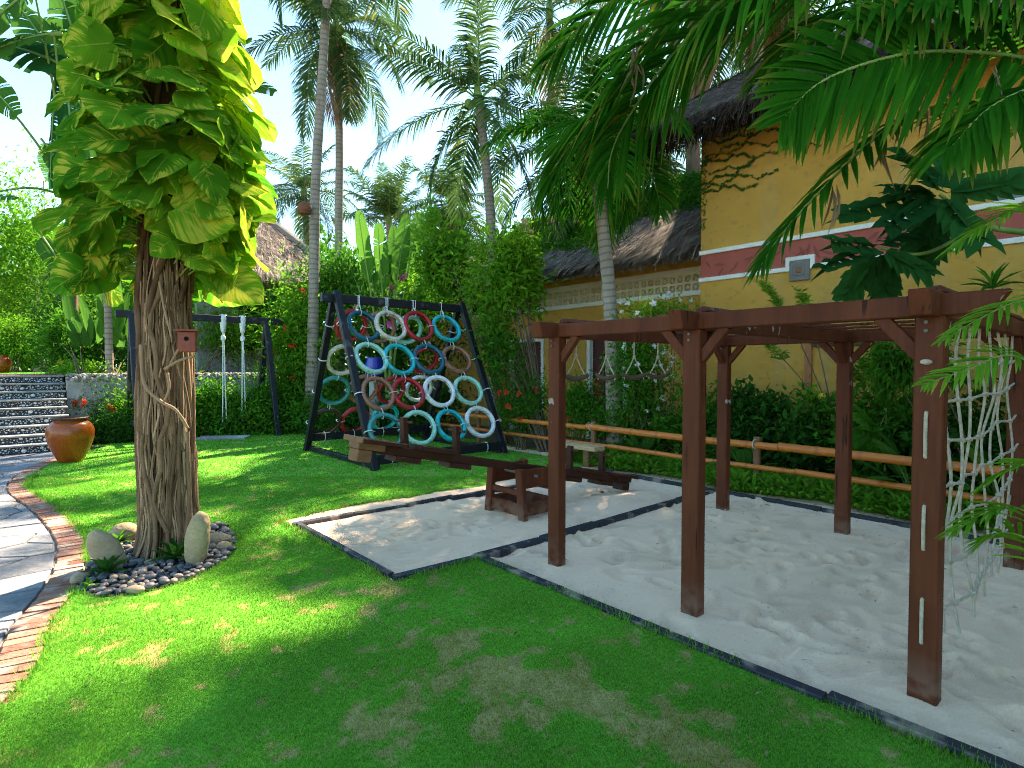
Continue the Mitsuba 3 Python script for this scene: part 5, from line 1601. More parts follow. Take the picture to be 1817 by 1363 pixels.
# ---- red box hung on the trunk
bx = thing('nesting_box', 'small reddish brown wooden box with a lid fixed to the vine covered trunk', 'nesting box')
bc = A(333, 606, 4.60)
bn_ = norm(np.array([0.35, -0.93, 0]))
bs_ = np.cross(UP, bn_)
put(bx, 'body', beam(bc - UP * 0.085, bc + UP * 0.075, 0.125, 0.11, up=bn_, ch=0.004), 'box_red')
put(bx, 'lid', beam(bc - bs_ * 0.085 + UP * 0.088 - bn_ * 0.01, bc + bs_ * 0.085 + UP * 0.088 - bn_ * 0.01, 0.17, 0.016, ch=0.003), 'box_red')
put(bx, 'hole', tube([bc + bn_ * 0.053 + UP * 0.02, bc + bn_ * 0.0565 + UP * 0.02], 0.018, 14), 'dark_inside')


# ---- small plants in the pebbles
def rosette(px, py, n, ln_, label, m, name='bromeliad', wd=0.28):
    p, ln = G(px, py), ln_ * 1.35
    key = thing(name, label, 'plant')
    r = np.random.default_rng(int(px))
    a = np.arange(n) * 2.4
    e = np.linspace(1.25, 0.25, n)
    d = np.column_stack([np.cos(a) * np.cos(e), np.sin(a) * np.cos(e), np.sin(e)])
    nn = np.column_stack([-np.cos(a) * np.sin(e), -np.sin(a) * np.sin(e), np.cos(e)])
    put(key, 'leaf_rosette', leaves(np.repeat([p + UP * 0.01], n, 0), d, nn, ln * r.uniform(0.75, 1.1, n), ln * wd, r.uniform(0, 0.9, n), L6), m)


rosette(190, 1022, 16, 0.14, 'dark green leafy rosette in front of the leaning stone', 'leaf_dark')
rosette(210, 968, 16, 0.13, 'green leafy rosette in front of the rounded stone, nearest the trunk on its left', 'leaf_mid')
rosette(312, 995, 22, 0.17, 'dark green leafy rosette between the trunk and the tall standing stone', 'leaf_dark')
rosette(157, 1045, 10, 0.06, 'tiny light green seedling at the left rim of the pebble bed', 'leaf_bright', 'seedling', 0.4)

# ---- coconut palms and others against the sky
def down(p):
    return np.array([p[0], p[1], -0.05])


palm('coconut_palm', 'tall thick ringed palm trunk with a hanging coconut lamp, its crown above the frame',
     [down(A(548, 600, 14)), A(556, 560, 14), A(560, 330, 14), A(571, 150, 14), A(581, -20, 14), A(592, -180, 14)], 0.125, 18, 3.6, 0.75, 1)
palm('coconut_palm', 'tall slender coconut palm just behind the thick trunk, its crown near the top edge',
     [down(A(603, 600, 16.5)), A(601, 450, 16.5), A(602, 250, 16.5), A(597, 60, 16.5)], 0.125, 19, 3.1, 0.72, 2, elev=(70, -58), bend=58, dead=2, nuts=5)
palm('coconut_palm', 'coconut palm with wide drooping fronds in the middle of the sky',
     [down(A(880, 600, 15)), A(872, 420, 15), A(862, 290, 15), A(850, 185, 15)], 0.14, 15, 3.5, 0.70, 3, elev=(80, -52), bend=48, dead=0, nuts=3)
palm('coconut_palm', 'distant coconut palm left of the thick trunk above the thatched roof', [down(A(545, 600, 25)), A(545, 470, 25), A(540, 345, 25)], 0.15, 22, 2.9, 0.7, 4, elev=(75, -40), bend=70, n=44)
palm('coconut_palm', 'dark spiky distant palm right of the slender trunk', [down(A(690, 600, 24)), A(692, 480, 24), A(690, 395, 24)], 0.15, 20, 2.7, 0.8, 5, elev=(85, 5), bend=45, n=44)
palm('coconut_palm', 'distant palm with yellowing lower fronds behind the small leafy tree', [down(A(795, 600, 21)), A(797, 480, 21), A(800, 365, 21)], 0.15, 22, 2.6, 0.7, 6, elev=(80, -55), bend=60, n=44, dead=2)
palm('manila_palm', 'slim grey ringed palm trunk rising through the planting bed in front of the low wing',
     [down(A(1093, 745, 9.75)), A(1087, 640, 9.75), A(1081, 520, 9.75), A(1070, 410, 9.75), A(1057, 300, 9.75), A(1050, 240, 9.75)], 0.125, 14, 2.0, 0.62, 7, m='leaf_palm_near', elev=(60, -50), bend=75, n=44, wid=0.055)
palm('manila_palm', 'thin palm with a fruit cluster behind the roof creeper', [down(A(1022, 600, 15)), A(1022, 400, 15), A(1030, 280, 15)], 0.11, 22, 3.0, 0.75, 8, m='leaf_palm', elev=(75, -45), bend=70, n=44, nuts=6)
palm('coconut_palm', 'tall palm trunk behind the end of the low wing, its crown above the frame', [down(A(1225, 600, 15)), A(1226, 350, 15), A(1228, 120, 15), A(1215, -110, 15)], 0.15, 30, 4.1, 0.8, 9, elev=(75, -50), bend=58, dead=2)
palm('coconut_palm', 'palm with long dead hanging fronds behind the tall house roof', [down(A(1360, 600, 17)), A(1362, 250, 17), A(1366, 20, 17), A(1368, -60, 17)], 0.15, 26, 3.6, 0.8, 10, elev=(70, -50), bend=58, dead=7)
palm('coconut_palm', 'added unseen palm behind the house roof, its crown above the frame shading the sand', [down(A(1345, 600, 14.4)), A(1345, 250, 14.4), A(1345, -140, 14.4)], 0.15, 32, 4.2, 0.85, 14, elev=(75, -50), bend=55)  # unseen palm added so that its crown shades the right hand sand
palm('coconut_palm', 'palm at the top edge between the middle palm and the near fronds', [down(A(985, 600, 18)), A(980, 300, 18), A(975, 30, 18)], 0.14, 11, 3.3, 0.75, 12, elev=(80, -55), bend=60, dead=1)
palm('coconut_palm', 'palm seen through the gap under the right hand roof corner', [down(A(1170, 600, 19)), A(1172, 420, 19), A(1165, 270, 19)], 0.13, 24, 3.3, 0.7, 13, elev=(75, -45), bend=65)

# coconut lamp hung on the thick trunk, and one on the far left
for px, py, Y, rr, lab in ((541, 370, 13.7, 0.17, 'round brown coconut shell lamp hanging on the thick palm trunk'), (79, 390, 12.0, 0.115, 'small brown coconut shell lamp hanging from a cord at the left')):
    c = A(px, py, Y)
    k_ = thing('coconut_lamp', lab, 'hanging lamp')
    v, f = rock(int(px), (rr, rr, rr * 0.95), 3, 0.05)
    put(k_, 'shell', (v + c, f), 'husk', smooth=True)
    put(k_, 'rim', tube([c + np.array([rr * 0.72 * math.cos(t), rr * 0.72 * math.sin(t), -rr * 0.68]) for t in ring], 0.02, 6), 'husk', smooth=True)
    put(k_, 'cord', tube([c + UP * rr * 0.9, c + UP * (rr + 0.7)], 0.008, 5), 'twig')

# ---- banana clump behind the tyres
bc_ = thing('banana_plant', 'upright pale green banana plant behind the tyre frame', 'banana plant')
bp = np.array([*XY(A(690, 600, 14.5)), 0.0])
for k, (tx, ty, w, ln, tl_, ar) in enumerate(((632, 368, 0.46, 2.0, 0.9, 0.10), (668, 392, 0.5, 1.9, 0.85, 0.08), (700, 400, 0.42, 1.6, 0.5, 0.05), (722, 378, 0.42, 1.9, 0.7, 0.06), (745, 372, 0.42, 1.9, 0.8, 0.10),
                                            (600, 420, 0.46, 1.9, 0.15, 0.25), (775, 440, 0.40, 1.7, 0.3, 0.28), (650, 440, 0.34, 1.3, 0.6, 0.15), (690, 440, 0.38, 1.4, 0.35, 0.1))):
    tip = A(tx, ty, 14.5 + 0.25 * ((k % 3) - 1))
    b0_ = bp + UP * 1.5 + np.array([0.12 * ((k % 3) - 1), 0, 0])
    d = norm(tip - b0_ + UP * ar * 1.2)
    lf, rb = blade(tip - d * ln + UP * 0.05, d, norm(np.array([0.45 * (1 if tx > 690 else -1), -1.0, 0.35])), ln, w, k + 60, arch=ar, tears=5 if k < 5 else 12, pet=0.9, tint=tl_)
    fk = put(bc_, 'leaf', lf, 'leaf_banana')
    put(fk, 'midrib', rb, 'green_stem', smooth=True)
for k in range(5):
    a_ = k * 1.3
    put(bc_, 'stem', tube(spline([bp + np.array([0.12 * math.cos(a_), 0.12 * math.sin(a_), 0]), bp + np.array([0.05 * math.cos(a_), 0.05 * math.sin(a_), 1.0]), bp + np.array([0.22 * math.cos(a_), 0.2 * math.sin(a_), 2.4])], 8), np.linspace(0.085, 0.03, 8), 8), 'green_stem', smooth=True)

# ---- traveller's palm at the upper left
tvp = thing('travellers_palm', 'large dark paddle leaved plant filling the top left corner', 'plant')
tb_ = A(128, 620, 15.0)
tc = A(128, 330, 15.0)
v, f, uv = MB().tube(spline([np.array([tb_[0], tb_[1], TZ]), A(126, 560, 15.0), tc], 20), np.linspace(0.19, 0.13, 20), 14).out()
put(tvp, 'trunk', (v, f), 'twig', smooth=True, uv=np.column_stack([uv[:, 0], v[:, 2]]))
for k, (x0, y0, x1, y1, Y, w, ar) in enumerate(((150, 120, 85, -60, 11.2, 0.75, 0.25), (165, 130, 150, -110, 11.4, 0.75, 0.1), (175, 140, 215, -110, 11.6, 0.7, 0.1), (135, 130, -60, 60, 10.8, 0.8, 0.35), (120, 150, 10, -30, 11.0, 0.75, 0.3),
                                               (100, 120, 85, 330, 11.0, 0.55, 0.05), (120, 160, 135, 340, 10.9, 0.5, 0.1), (80, 255, 140, 350, 11.1, 0.4, 0.1), (95, 60, -80, 120, 10.4, 0.75, 0.3), (60, -20, -70, 90, 10.2, 0.7, 0.2),
                                               (380, 130, 480, 160, 11.8, 0.62, 0.25), (390, 100, 446, 60, 11.9, 0.62, 0.35), (200, 150, 270, -60, 11.8, 0.7, 0.1), (75, 420, 128, 500, 11.4, 0.5, 0.1), (-40, 130, 18, 200, 10.0, 0.5, 0.2),
                                               (140, 200, 190, 420, 11.3, 0.55, 0.1), (-30, 345, 30, 352, 10, 0.2, 0.05), (160, 90, 60, 30, 11.3, 0.6, 0.25), (100, 330, 75, 250, 11.6, 0.45, 0.1), (150, 250, 180, 60, 12, 0.7, 0.1))):
    Y, w = Y * 1.3, w * 1.3
    p0, p1 = A(x0, y0, Y), A(x1, y1, Y - 0.3)
    ln = np.linalg.norm(p1 - p0)
    d = norm(p1 - p0 + UP * ar * ln * 0.7)
    nn = norm(np.array([0.55 * math.sin(k * 2.1), -0.75, 0.55]))
    lf, rb = blade(p0, d, nn, ln, w, k + 200, arch=ar * 0.8, tears=14, pet=0.2, tint=0.15 + 0.3 * ((k * 7) % 5) / 5)
    fk = put(tvp, 'leaf', lf, 'leaf_banana' if k not in (5, 6, 3) else 'leaf_lobed')
    put(fk, 'midrib', rb, 'green_stem', smooth=True)
    hub = tc + np.array([0, 0, 0.0])
    put(fk, 'leaf_stalk', tube(spline([hub - UP * 0.3, (hub + p0) / 2 + UP * 0.05, p0], 8), np.linspace(0.035, 0.02, 8), 7), 'green_stem', smooth=True)

# ---- bushes and small trees
shrub('hibiscus_bush', 'tall bright green flowering bush between the swing and the tyre frame', 'bush', A(535, 585, 14.6), (0.95, 0.8, 1.35), 6500, 0.16, 'leaf_bright', 34, flowers=('petal_red', 9, 0.12))
shrub('hibiscus_bush', 'dark lower bush under the tall flowering bush, left of the tyre frame', 'bush', A(520, 700, 14.4), (1.3, 0.7, 0.95), 5500, 0.14, 'leaf_mid', 30)
shrub('small_tree', 'airy small leafed tree right behind the tyre frame, left of the dense one', 'tree', A(795, 465, 13.2), (0.82, 0.7, 1.15), 3600, 0.20, 'leaf_bright', 46, crad=0.22, foot=S(8.9, 7.75), stems=12, tmpl=L4, aspect=0.36, base_r=0.02)
shrub('small_tree', 'many stemmed small tree with bright feathery leaves beside the low wing', 'tree', A(895, 500, 11.6), (0.72, 0.66, 1.2), 3600, 0.19, 'leaf_bright', 46, crad=0.22, foot=S(7.8, 7.65), stems=14, aspect=0.36, base_r=0.022)
shrub('small_tree', 'darker lower boughs of a thin tree over the fence right of the tyre frame', 'tree', A(885, 610, 11.2), (0.55, 0.5, 0.6), 1300, 0.14, 'leaf_mid', 22, foot=S(7.6, 7.5), stems=8, aspect=0.36, base_r=0.022)
shrub('backing_bush', 'dark bush behind the banana plant and the tyres', 'bush', A(690, 620, 15.2), (1.9, 0.7, 1.7), 7000, 0.15, 'leaf_dark', 40)
shrub('backing_bush', 'mid green bush between the banana plant and the airy tree', 'bush', A(735, 545, 14.8), (0.8, 0.6, 1.0), 3200, 0.15, 'leaf_bright', 24, flowers=('petal_magenta', 4, 0.16))
shrub('backing_bush', 'leafy bush at the foot of the thick palm trunk', 'bush', A(600, 505, 15.0), (0.9, 0.6, 0.9), 3600, 0.15, 'leaf_mid', 24)
for k, (px, py, Y, rx, rz_, n, m, lab) in enumerate(((385, 748, 13.4, 0.9, 0.42, 3800, 'leaf_mid', 'low bush directly behind the rope swing'), (465, 745, 13.7, 0.8, 0.42, 3600, 'leaf_mid', 'low bush at the right leg of the swing frame'),
                                                   (560, 735, 13.6, 0.95, 0.45, 4200, 'leaf_mid', 'low bush behind the left side of the tyre frame'), (660, 738, 13.4, 0.9, 0.45, 4200, 'leaf_dark', 'low dark bush behind the middle of the tyre frame'),
                                                   (310, 690, 15.1, 0.8, 0.8, 4200, 'leaf_bright', 'bright bush between the trunk and the swing ropes'), (760, 720, 13.0, 0.8, 0.55, 3600, 'leaf_dark', 'low dark bush behind the right side of the tyre frame'))):
    shrub('low_bush', lab, 'bush', A(px, py, Y), (rx, 0.55, rz_), int(n * 0.7), 0.13, m, 22, stems=4)
shrub('rose_bush', 'bush with red flowers between the jar and the swing leg', 'bush', A(185, 738, 12.6), (0.75, 0.5, 0.75), 5200, 0.085, 'leaf_mid', 30, flowers=('petal_red', 5, 0.13))
shrub('rose_bush', 'sprawling bush hanging over the cheek of the steps above the jar', 'bush', A(140, 665, 13.3), (0.75, 0.5, 0.36), 3600, 0.085, 'leaf_bright', 20, stems=3, flowers=('petal_yellow', 2, 0.10))
for k, (px, py, Y, lab) in enumerate(((300, 715, 12.9, 'bush against the retaining wall hidden partly by the vine covered trunk'), (362, 722, 13.3, 'bush against the retaining wall left of the swing ropes'), (418, 728, 13.5, 'bush against the retaining wall behind the swing ropes'), (470, 722, 13.7, 'bush against the retaining wall at the right swing leg'), (252, 735, 12.5, 'bush against the retaining wall left of the vine covered trunk'))):
    shrub('wall_bush', lab, 'bush', A(px, py, Y), (0.62, 0.30, 0.55), 2400, 0.13, 'leaf_mid' if k % 2 else 'leaf_bright', 24, stems=5, aspect=0.45)
shrub('rose_bush', 'low dark bush at the lawn edge left of the swing leg', 'bush', A(205, 765, 12.2), (0.6, 0.4, 0.4), 2800, 0.085, 'leaf_dark', 18, stems=3)
shrub('terrace_bush', 'bright bush on the upper garden behind the swing beam', 'bush', A(420, 590, 17.0), (1.4, 0.8, 1.0), 5200, 0.12, 'leaf_bright', 30, foot=S(17, 3.8, TZ), stems=5)
shrub('terrace_bush', 'dark bush on the upper garden right of the swing, under the thatched roof', 'bush', A(480, 560, 18.0), (1.1, 0.8, 1.3), 5000, 0.12, 'leaf_mid', 30, foot=S(17.5, 5.5, TZ), stems=5)
shrub('terrace_bush', 'leafy bush on the upper garden left of the trunk', 'bush', A(205, 625, 14.6), (1.0, 0.6, 0.55), 4200, 0.10, 'leaf_mid', 24, foot=S(15.9, 1.7, TZ), stems=4)

# heliconia clump above the wall at left
he = thing('heliconia', 'clump of long upright paddle leaves left of the trunk on the upper garden', 'plant')
for k in range(26):
    px = 140 + 105 * ((k * 0.618) % 1)
    b_ = A(px, 640, 13.8)
    tip = A(px + rv.uniform(-40, 40), 480 + 110 * ((k * 0.37) % 1), 13.8 + rv.uniform(-0.5, 0.5))
    d = norm(tip - b_)
    ln = np.linalg.norm(tip - b_)
    lf, rb = blade(b_ + d * ln * 0.3, d, norm(np.array([rv.normal(0, 0.5), -1, 0.4])), ln * 0.75, 0.24, 400 + k, arch=0.12, tears=2, pet=ln * 0.3)
    put(he, 'leaf', lf, 'leaf_banana')
palm('young_palm', 'thin ringed trunk of a young palm among the paddle leaves left of the trunk', [np.array([*XY(A(193, 600, 13.2)), 0.0]), A(192, 560, 13.2), A(186, 480, 13.2)], 0.085, 9, 1.5, 0.45, 15, m='leaf_palm', elev=(70, 0), bend=70, n=24)

# far left: sunlit garden beyond the head of the steps
shrub('garden_tree', 'sunlit feathery tree at the far left edge', 'tree', A(18, 470, 21), (2.0, 1.6, 2.6), 9000, 0.20, 'leaf_bright', 40, foot=np.array([*XY(A(18, 600, 21)), TZ]), stems=6)
shrub('garden_tree', 'pale green tree behind the hanging shell lamp', 'tree', A(70, 510, 26), (2.2, 1.8, 2.0), 6500, 0.22, 'leaf_bright', 34, foot=np.array([*XY(A(70, 600, 26)), TZ]), stems=6)
shrub('garden_bush', 'bright yellow green bush beside the upper path at the left edge', 'bush', A(28, 605, 19), (1.2, 0.9, 0.75), 6000, 0.13, 'leaf_bright', 30, foot=np.array([*XY(A(28, 640, 19)), TZ]), stems=4)
shrub('garden_bush', 'mid green bush behind the stone lantern', 'bush', A(78, 605, 20), (0.9, 0.9, 0.9), 4500, 0.13, 'leaf_mid', 26, foot=np.array([*XY(A(78, 640, 20)), TZ]), stems=4)
shrub('garden_bush', 'dark shaded bush behind the foot of the paddle leaved plant', 'bush', A(118, 585, 18), (0.9, 0.9, 1.5), 5000, 0.14, 'leaf_dark', 30, foot=np.array([*XY(A(118, 640, 18)), TZ]), stems=4)
fp = thing('fan_palm', 'pale fan of stalks and leaves in the sunlight at the far left', 'palm tree')
fc = A(62, 490, 24)
put(fp, 'trunk', tube([np.array([fc[0], fc[1], TZ]), fc], 0.16, 10), 'palm_trunk', smooth=True)
for k in range(13):
    t_ = PI * (0.06 + 0.88 * k / 12)
    d = norm(np.array([math.cos(t_), -0.1, math.sin(t_)]))
    lf, rb = blade(fc + d * 1.1, d, norm(np.array([0.2 * math.cos(k), -1, 0.15])), 1.35, 0.38, 500 + k, arch=0.1, tears=10, pet=1.1)
    fk = put(fp, 'leaf', lf, 'leaf_banana')
    put(fk, 'midrib', rb, 'green_stem', smooth=True)

ln_ = thing('stone_lantern', 'small dark garden lantern with pale panes at the head of the steps', 'lantern')
lc = np.array([*XY(A(80, 645, 19)), TZ])
put(ln_, 'post', tube([lc, lc + UP * 0.28], 0.09, 8), 'lantern_stone')
put(ln_, 'lamp_box', beam(lc + UP * 0.28, lc + UP * 0.52, 0.26, 0.26, up=U2, ch=0.012), 'lantern_stone')
for s_, n_ in ((-1, U1), (1, U1), (-1, U2), (1, U2)):
    put(ln_, 'pane', beam(lc + n_ * s_ * 0.131 + UP * 0.325, lc + n_ * s_ * 0.131 + UP * 0.475, 0.16 if n_ is U2 else 0.012, 0.012 if n_ is U2 else 0.16, up=U2, ch=0.001), 'lantern_pane')
v, f, uv = lathe([(0.0, 0.50), (0.30, 0.52), (0.30, 0.55), (0.16, 0.64), (0.05, 0.70), (0.0, 0.74)], 4)
put(ln_, 'roof', (v + lc, f), 'lantern_stone')
rp_ = thing('clay_pot', 'small red clay pot at the far left edge beside the upper path', 'pot')
v, f, uv = lathe([(0, 0), (0.16, 0), (0.24, 0.15), (0.27, 0.32), (0.22, 0.46), (0.18, 0.50), (0.21, 0.54), (0.16, 0.54), (0.12, 0.45), (0.0, 0.3)], 32)
put(rp_, 'body', (v + np.array([*XY(A(1, 640, 17)), TZ]), f), 'jar_glaze', smooth=True)
bl_ = thing('blue_pot', 'cobalt blue glazed pot half hidden behind the tyres', 'pot')
q0 = A(664, 645, 13.0)
put(bl_, 'stand', tube([down(q0), q0 - UP * 0.36], 0.12, 10), 'concrete')
v, f, uv = lathe([(0, 0), (0.12, 0), (0.19, 0.12), (0.21, 0.30), (0.17, 0.46), (0.20, 0.50), (0.15, 0.50), (0.1, 0.4), (0, 0.3)], 28)
put(bl_, 'body', (v + q0 - UP * 0.36, f), 'blue_glaze', smooth=True)

# ---- planting bed along the houses
shrub('ixora_bush', 'bush with small orange red flowers left of the left front post', 'bush', A(925, 715, 10.9), (0.55, 0.45, 0.62), 4600, 0.075, 'leaf_mid', 26, flowers=('petal_red', 9, 0.085))
shrub('ixora_bush', 'upright bush with red flowers just right of the left front post', 'bush', A(1025, 715, 10.3), (0.42, 0.4, 0.50), 3400, 0.08, 'leaf_mid', 22, flowers=('petal_red', 5, 0.085))
shrub('ixora_bush', 'low bush with red flower heads left of the slim palm foot', 'bush', A(1072, 745, 9.9), (0.4, 0.35, 0.26), 1800, 0.08, 'leaf_mid', 14, stems=3, flowers=('petal_red', 4, 0.09))
shrub('jasmine_bush', 'loose climbing bush dotted with small white flowers behind the rope handles', 'bush', A(1140, 660, 9.5), (0.52, 0.42, 0.95), 6000, 0.075, 'leaf_mid', 40, flowers=('petal_white', 34, 0.06), aspect=0.5)
shrub('jasmine_bush', 'thin sprays with white flowers rising above the pergola beam', 'bush', A(1165, 545, 9.6), (0.60, 0.3, 0.22), 700, 0.075, 'leaf_bright', 18, flowers=('petal_white', 16, 0.07), foot=S(5.4, 8.2), stems=8, aspect=0.5)
for k, (a_, lab) in enumerate(((4.75, 'dense dark hedge plant between the middle posts of the pergola'), (3.9, 'dense dark hedge plant left of the right back post'), (3.05, 'dense dark hedge plant behind the middle back post'),
                               (2.2, 'dense dark hedge plant right of the middle back post'), (1.3, 'dense dark hedge plant just left of the right front post'), (0.4, 'dense dark hedge plant behind the climbing net'), (-0.6, 'dense dark hedge plant at the right edge beyond the net'))):
    shrub('hedge_plant', lab, 'hedge', S(a_, 8.2, 0.66 + 0.08 * math.sin(k * 2.3)), (0.62, 0.40, 0.58), 2700, 0.125, 'leaf_dark' if k % 3 else 'leaf_mid', 30, stems=6, aspect=0.52, seed=300 + k, crad=0.26)
shrub('hedge_plant', 'dark hedge plant under the white flowered bush', 'hedge', S(5.7, 8.1, 0.45), (0.6, 0.4, 0.45), 3000, 0.085, 'leaf_mid', 24, stems=4, aspect=0.5)
shrub('variegated_bush', 'pale edged round leafed bush in front of the dark hedge', 'bush', A(1435, 735, 7.6), (0.17, 0.17, 0.34), 420, 0.085, 'leaf_bright', 12, aspect=0.8, stems=4, flowers=('petal_yellow', 2, 0.12))


def spray(name, label, foot, tips, m, nl=26, ll=0.10, seed=0, twig=0.010):
    """slender branches carrying paired leaflets"""
    r = np.random.default_rng(seed)
    key = thing(name, label, 'shrub')
    st, P_, D_, N_ = MB(), [], [], []
    for t_ in tips:
        foot_, t_ = np.asarray(foot, float), np.asarray(t_, float)
        path = spline([foot_, foot_ * 0.45 + t_ * 0.55 + UP * 0.18, t_], 30)
        st.tube(path, np.linspace(twig, 0.003, 30), 5)
        tg = norm(np.gradient(path, axis=0))
        for k in range(nl):
            i_ = int(13 + 16 * k / nl)
            for sg in (-1, 1):
                sd = norm(np.cross(tg[i_], UP)) * sg
                tw = path[i_] + norm(sd + tg[i_] * 0.6 + UP * r.normal(0.1, 0.3)) * r.uniform(0.05, 0.26)
                st.tube([path[i_], tw], [0.003, 0.002], 3)
                for q_ in range(5):
                    u = (q_ + 0.5) / 5
                    base = path[i_] * (1 - u) + tw * u
                    for s2_ in (-1, 1):
                        P_.append(base)
                        D_.append(norm(norm(tw - path[i_]) * 0.7 + s2_ * norm(np.cross(tw - path[i_], UP)) + r.normal(0, 0.2, 3)))
                        N_.append(UP + r.normal(0, 0.4, 3))
    n_ = len(P_)
    put(key, 'leaves', leaves(np.array(P_), np.array(D_), np.array(N_), ll * r.uniform(0.6, 1.1, n_), ll * 0.34, r.uniform(0.2, 0.95, n_), L4), m)
    put(key, 'stems', st.out(), 'twig', smooth=True)


spray('feathery_shrub', 'slender shrub with feathery sprays leaning left from the hedge behind the pergola', A(1480, 745, 7.9), [A(1300, 575, 7.9), A(1352, 500, 8.1), A(1420, 520, 8.0)], 'leaf_bright', 18, 0.095, 1)
spray('feathery_shrub', 'yellow green leafy sprays under the far pergola beam right of the middle back post', A(1560, 760, 7.6), [A(1530, 640, 7.6), A(1580, 640, 7.5), A(1500, 650, 7.8)], 'leaf_bright', 14, 0.09, 2)
shrub('bamboo_shrub', 'drooping pointed leaves hanging between the right front post and the window', 'shrub', A(1610, 640, 6.6), (0.42, 0.3, 0.36), 1300, 0.15, 'leaf_mid', 18, aspect=0.2, foot=S(1.2, 7.9), stems=8, droop=0.7)
shrub('bamboo_shrub', 'leafy shrub filling the gap behind the climbing net', 'shrub', S(0.25, 8.0, 1.35), (0.55, 0.4, 0.85), 4200, 0.12, 'leaf_bright', 30, aspect=0.26, stems=8, droop=0.4)
shrub('bamboo_shrub', 'leafy shrub at the right edge beyond the right back post', 'shrub', S(-1.0, 7.9, 1.2), (0.6, 0.4, 0.9), 3600, 0.12, 'leaf_mid', 26, aspect=0.26, stems=8, droop=0.4)

# lobed leaves: one plant by the hedge, one reaching in over the pergola from the right
lo = thing('breadfruit_seedling', 'plant with large lobed leaves in the bed behind the right back post', 'plant')
f0 = A(1570, 850, 6.9)
f0[2] = 0
for k, (px, py) in enumerate(((1530, 742), (1590, 735), (1610, 770), (1545, 795), (1590, 815), (1640, 750), (1500, 780), (1565, 715), (1625, 800))):
    p = A(px, py, 6.85 + 0.1 * (k % 3))
    b_ = f0 + UP * (0.75 + 0.1 * (k % 4))
    d = norm(p - b_ + np.array([0, -0.1, 0]))
    put(lo, 'leaf', lobed(b_ + (p - b_) * 0.45, d, norm(np.array([-0.2, -0.75, 0.6])), 0.42, 0.36, 600 + k), 'leaf_mid')
    put(lo, 'leaf_stalk', tube([b_, b_ + (p - b_) * 0.47], 0.006, 5), 'green_stem')
put(lo, 'stem', tube([f0, f0 + UP * 0.6, f0 + UP * 1.1], [0.022, 0.018, 0.01], 7), 'green_stem', smooth=True)
bt = thing('breadfruit_branch', 'dark deeply lobed leaves reaching in front of the ochre wall at the right', 'tree')
node = A(1668, 345, 4.6)
nod2 = A(1560, 440, 4.5)
trunk0 = np.array([5.6, 4.6, 0.0])
put(bt, 'trunk', tube(spline([trunk0, trunk0 + np.array([-0.1, 0, 1.6]), A(1900, 420, 4.7)], 14), np.linspace(0.09, 0.04, 14), 8), 'twig', smooth=True)
put(bt, 'branch', tube(spline([A(1900, 420, 4.7), A(1740, 400, 4.65), node], 12), np.linspace(0.03, 0.014, 12), 7), 'green_stem', smooth=True)
put(bt, 'branch', tube(spline([A(1740, 400, 4.65), A(1640, 450, 4.5), nod2], 12), np.linspace(0.018, 0.010, 12), 7), 'green_stem', smooth=True)
for k, (o, px, py, ln, wd) in enumerate(((node, 1600, 255, 0.50, 0.36), (node, 1700, 250, 0.48, 0.36), (node, 1480, 375, 0.62, 0.26), (node, 1790, 320, 0.50, 0.34), (node, 1750, 430, 0.55, 0.44), (node, 1640, 440, 0.58, 0.46), (node, 1575, 330, 0.46, 0.30),
                                         (node, 1570, 400, 0.45, 0.30), (nod2, 1475, 425, 0.36, 0.26), (nod2, 1500, 525, 0.50, 0.34), (nod2, 1570, 500, 0.40, 0.36), (nod2, 1640, 480, 0.40, 0.34), (nod2, 1450, 470, 0.34, 0.20), (nod2, 1620, 410, 0.40, 0.32))):
    p = A(px, py, 4.45 + 0.22 * ((k * 3) % 4 - 1.5))
    d = norm(p - o)
    put(bt, 'leaf', lobed(o + d * 0.03, d, norm(np.array([-0.3 + 0.25 * math.sin(k * 1.9), -0.75, 0.55 + 0.3 * math.cos(k)])), max(ln, np.linalg.norm(p - o)), wd, 700 + k), 'leaf_lobed')

# a small grassy tuft growing beyond the right front post
tf_ = thing('dracaena', 'small spiky plant showing above the right end of the pergola beam', 'plant')
dc = A(1762, 512, 6.6)
n_ = 13
a_ = np.arange(n_) * 2.4
e_ = np.linspace(1.3, 0.0, n_)
dd_ = np.column_stack([np.cos(a_) * np.cos(e_), np.sin(a_) * np.cos(e_), np.sin(e_)])
put(tf_, 'leaf_tuft', leaves(np.repeat([dc], n_, 0), dd_, np.column_stack([-np.cos(a_) * np.sin(e_), -np.sin(a_) * np.sin(e_), np.cos(e_)]), 0.34, 0.05, rv.uniform(0, 0.9, n_), L6), 'leaf_mid')
put(tf_, 'stem', tube([down(dc), dc], [0.016, 0.012], 6), 'twig')

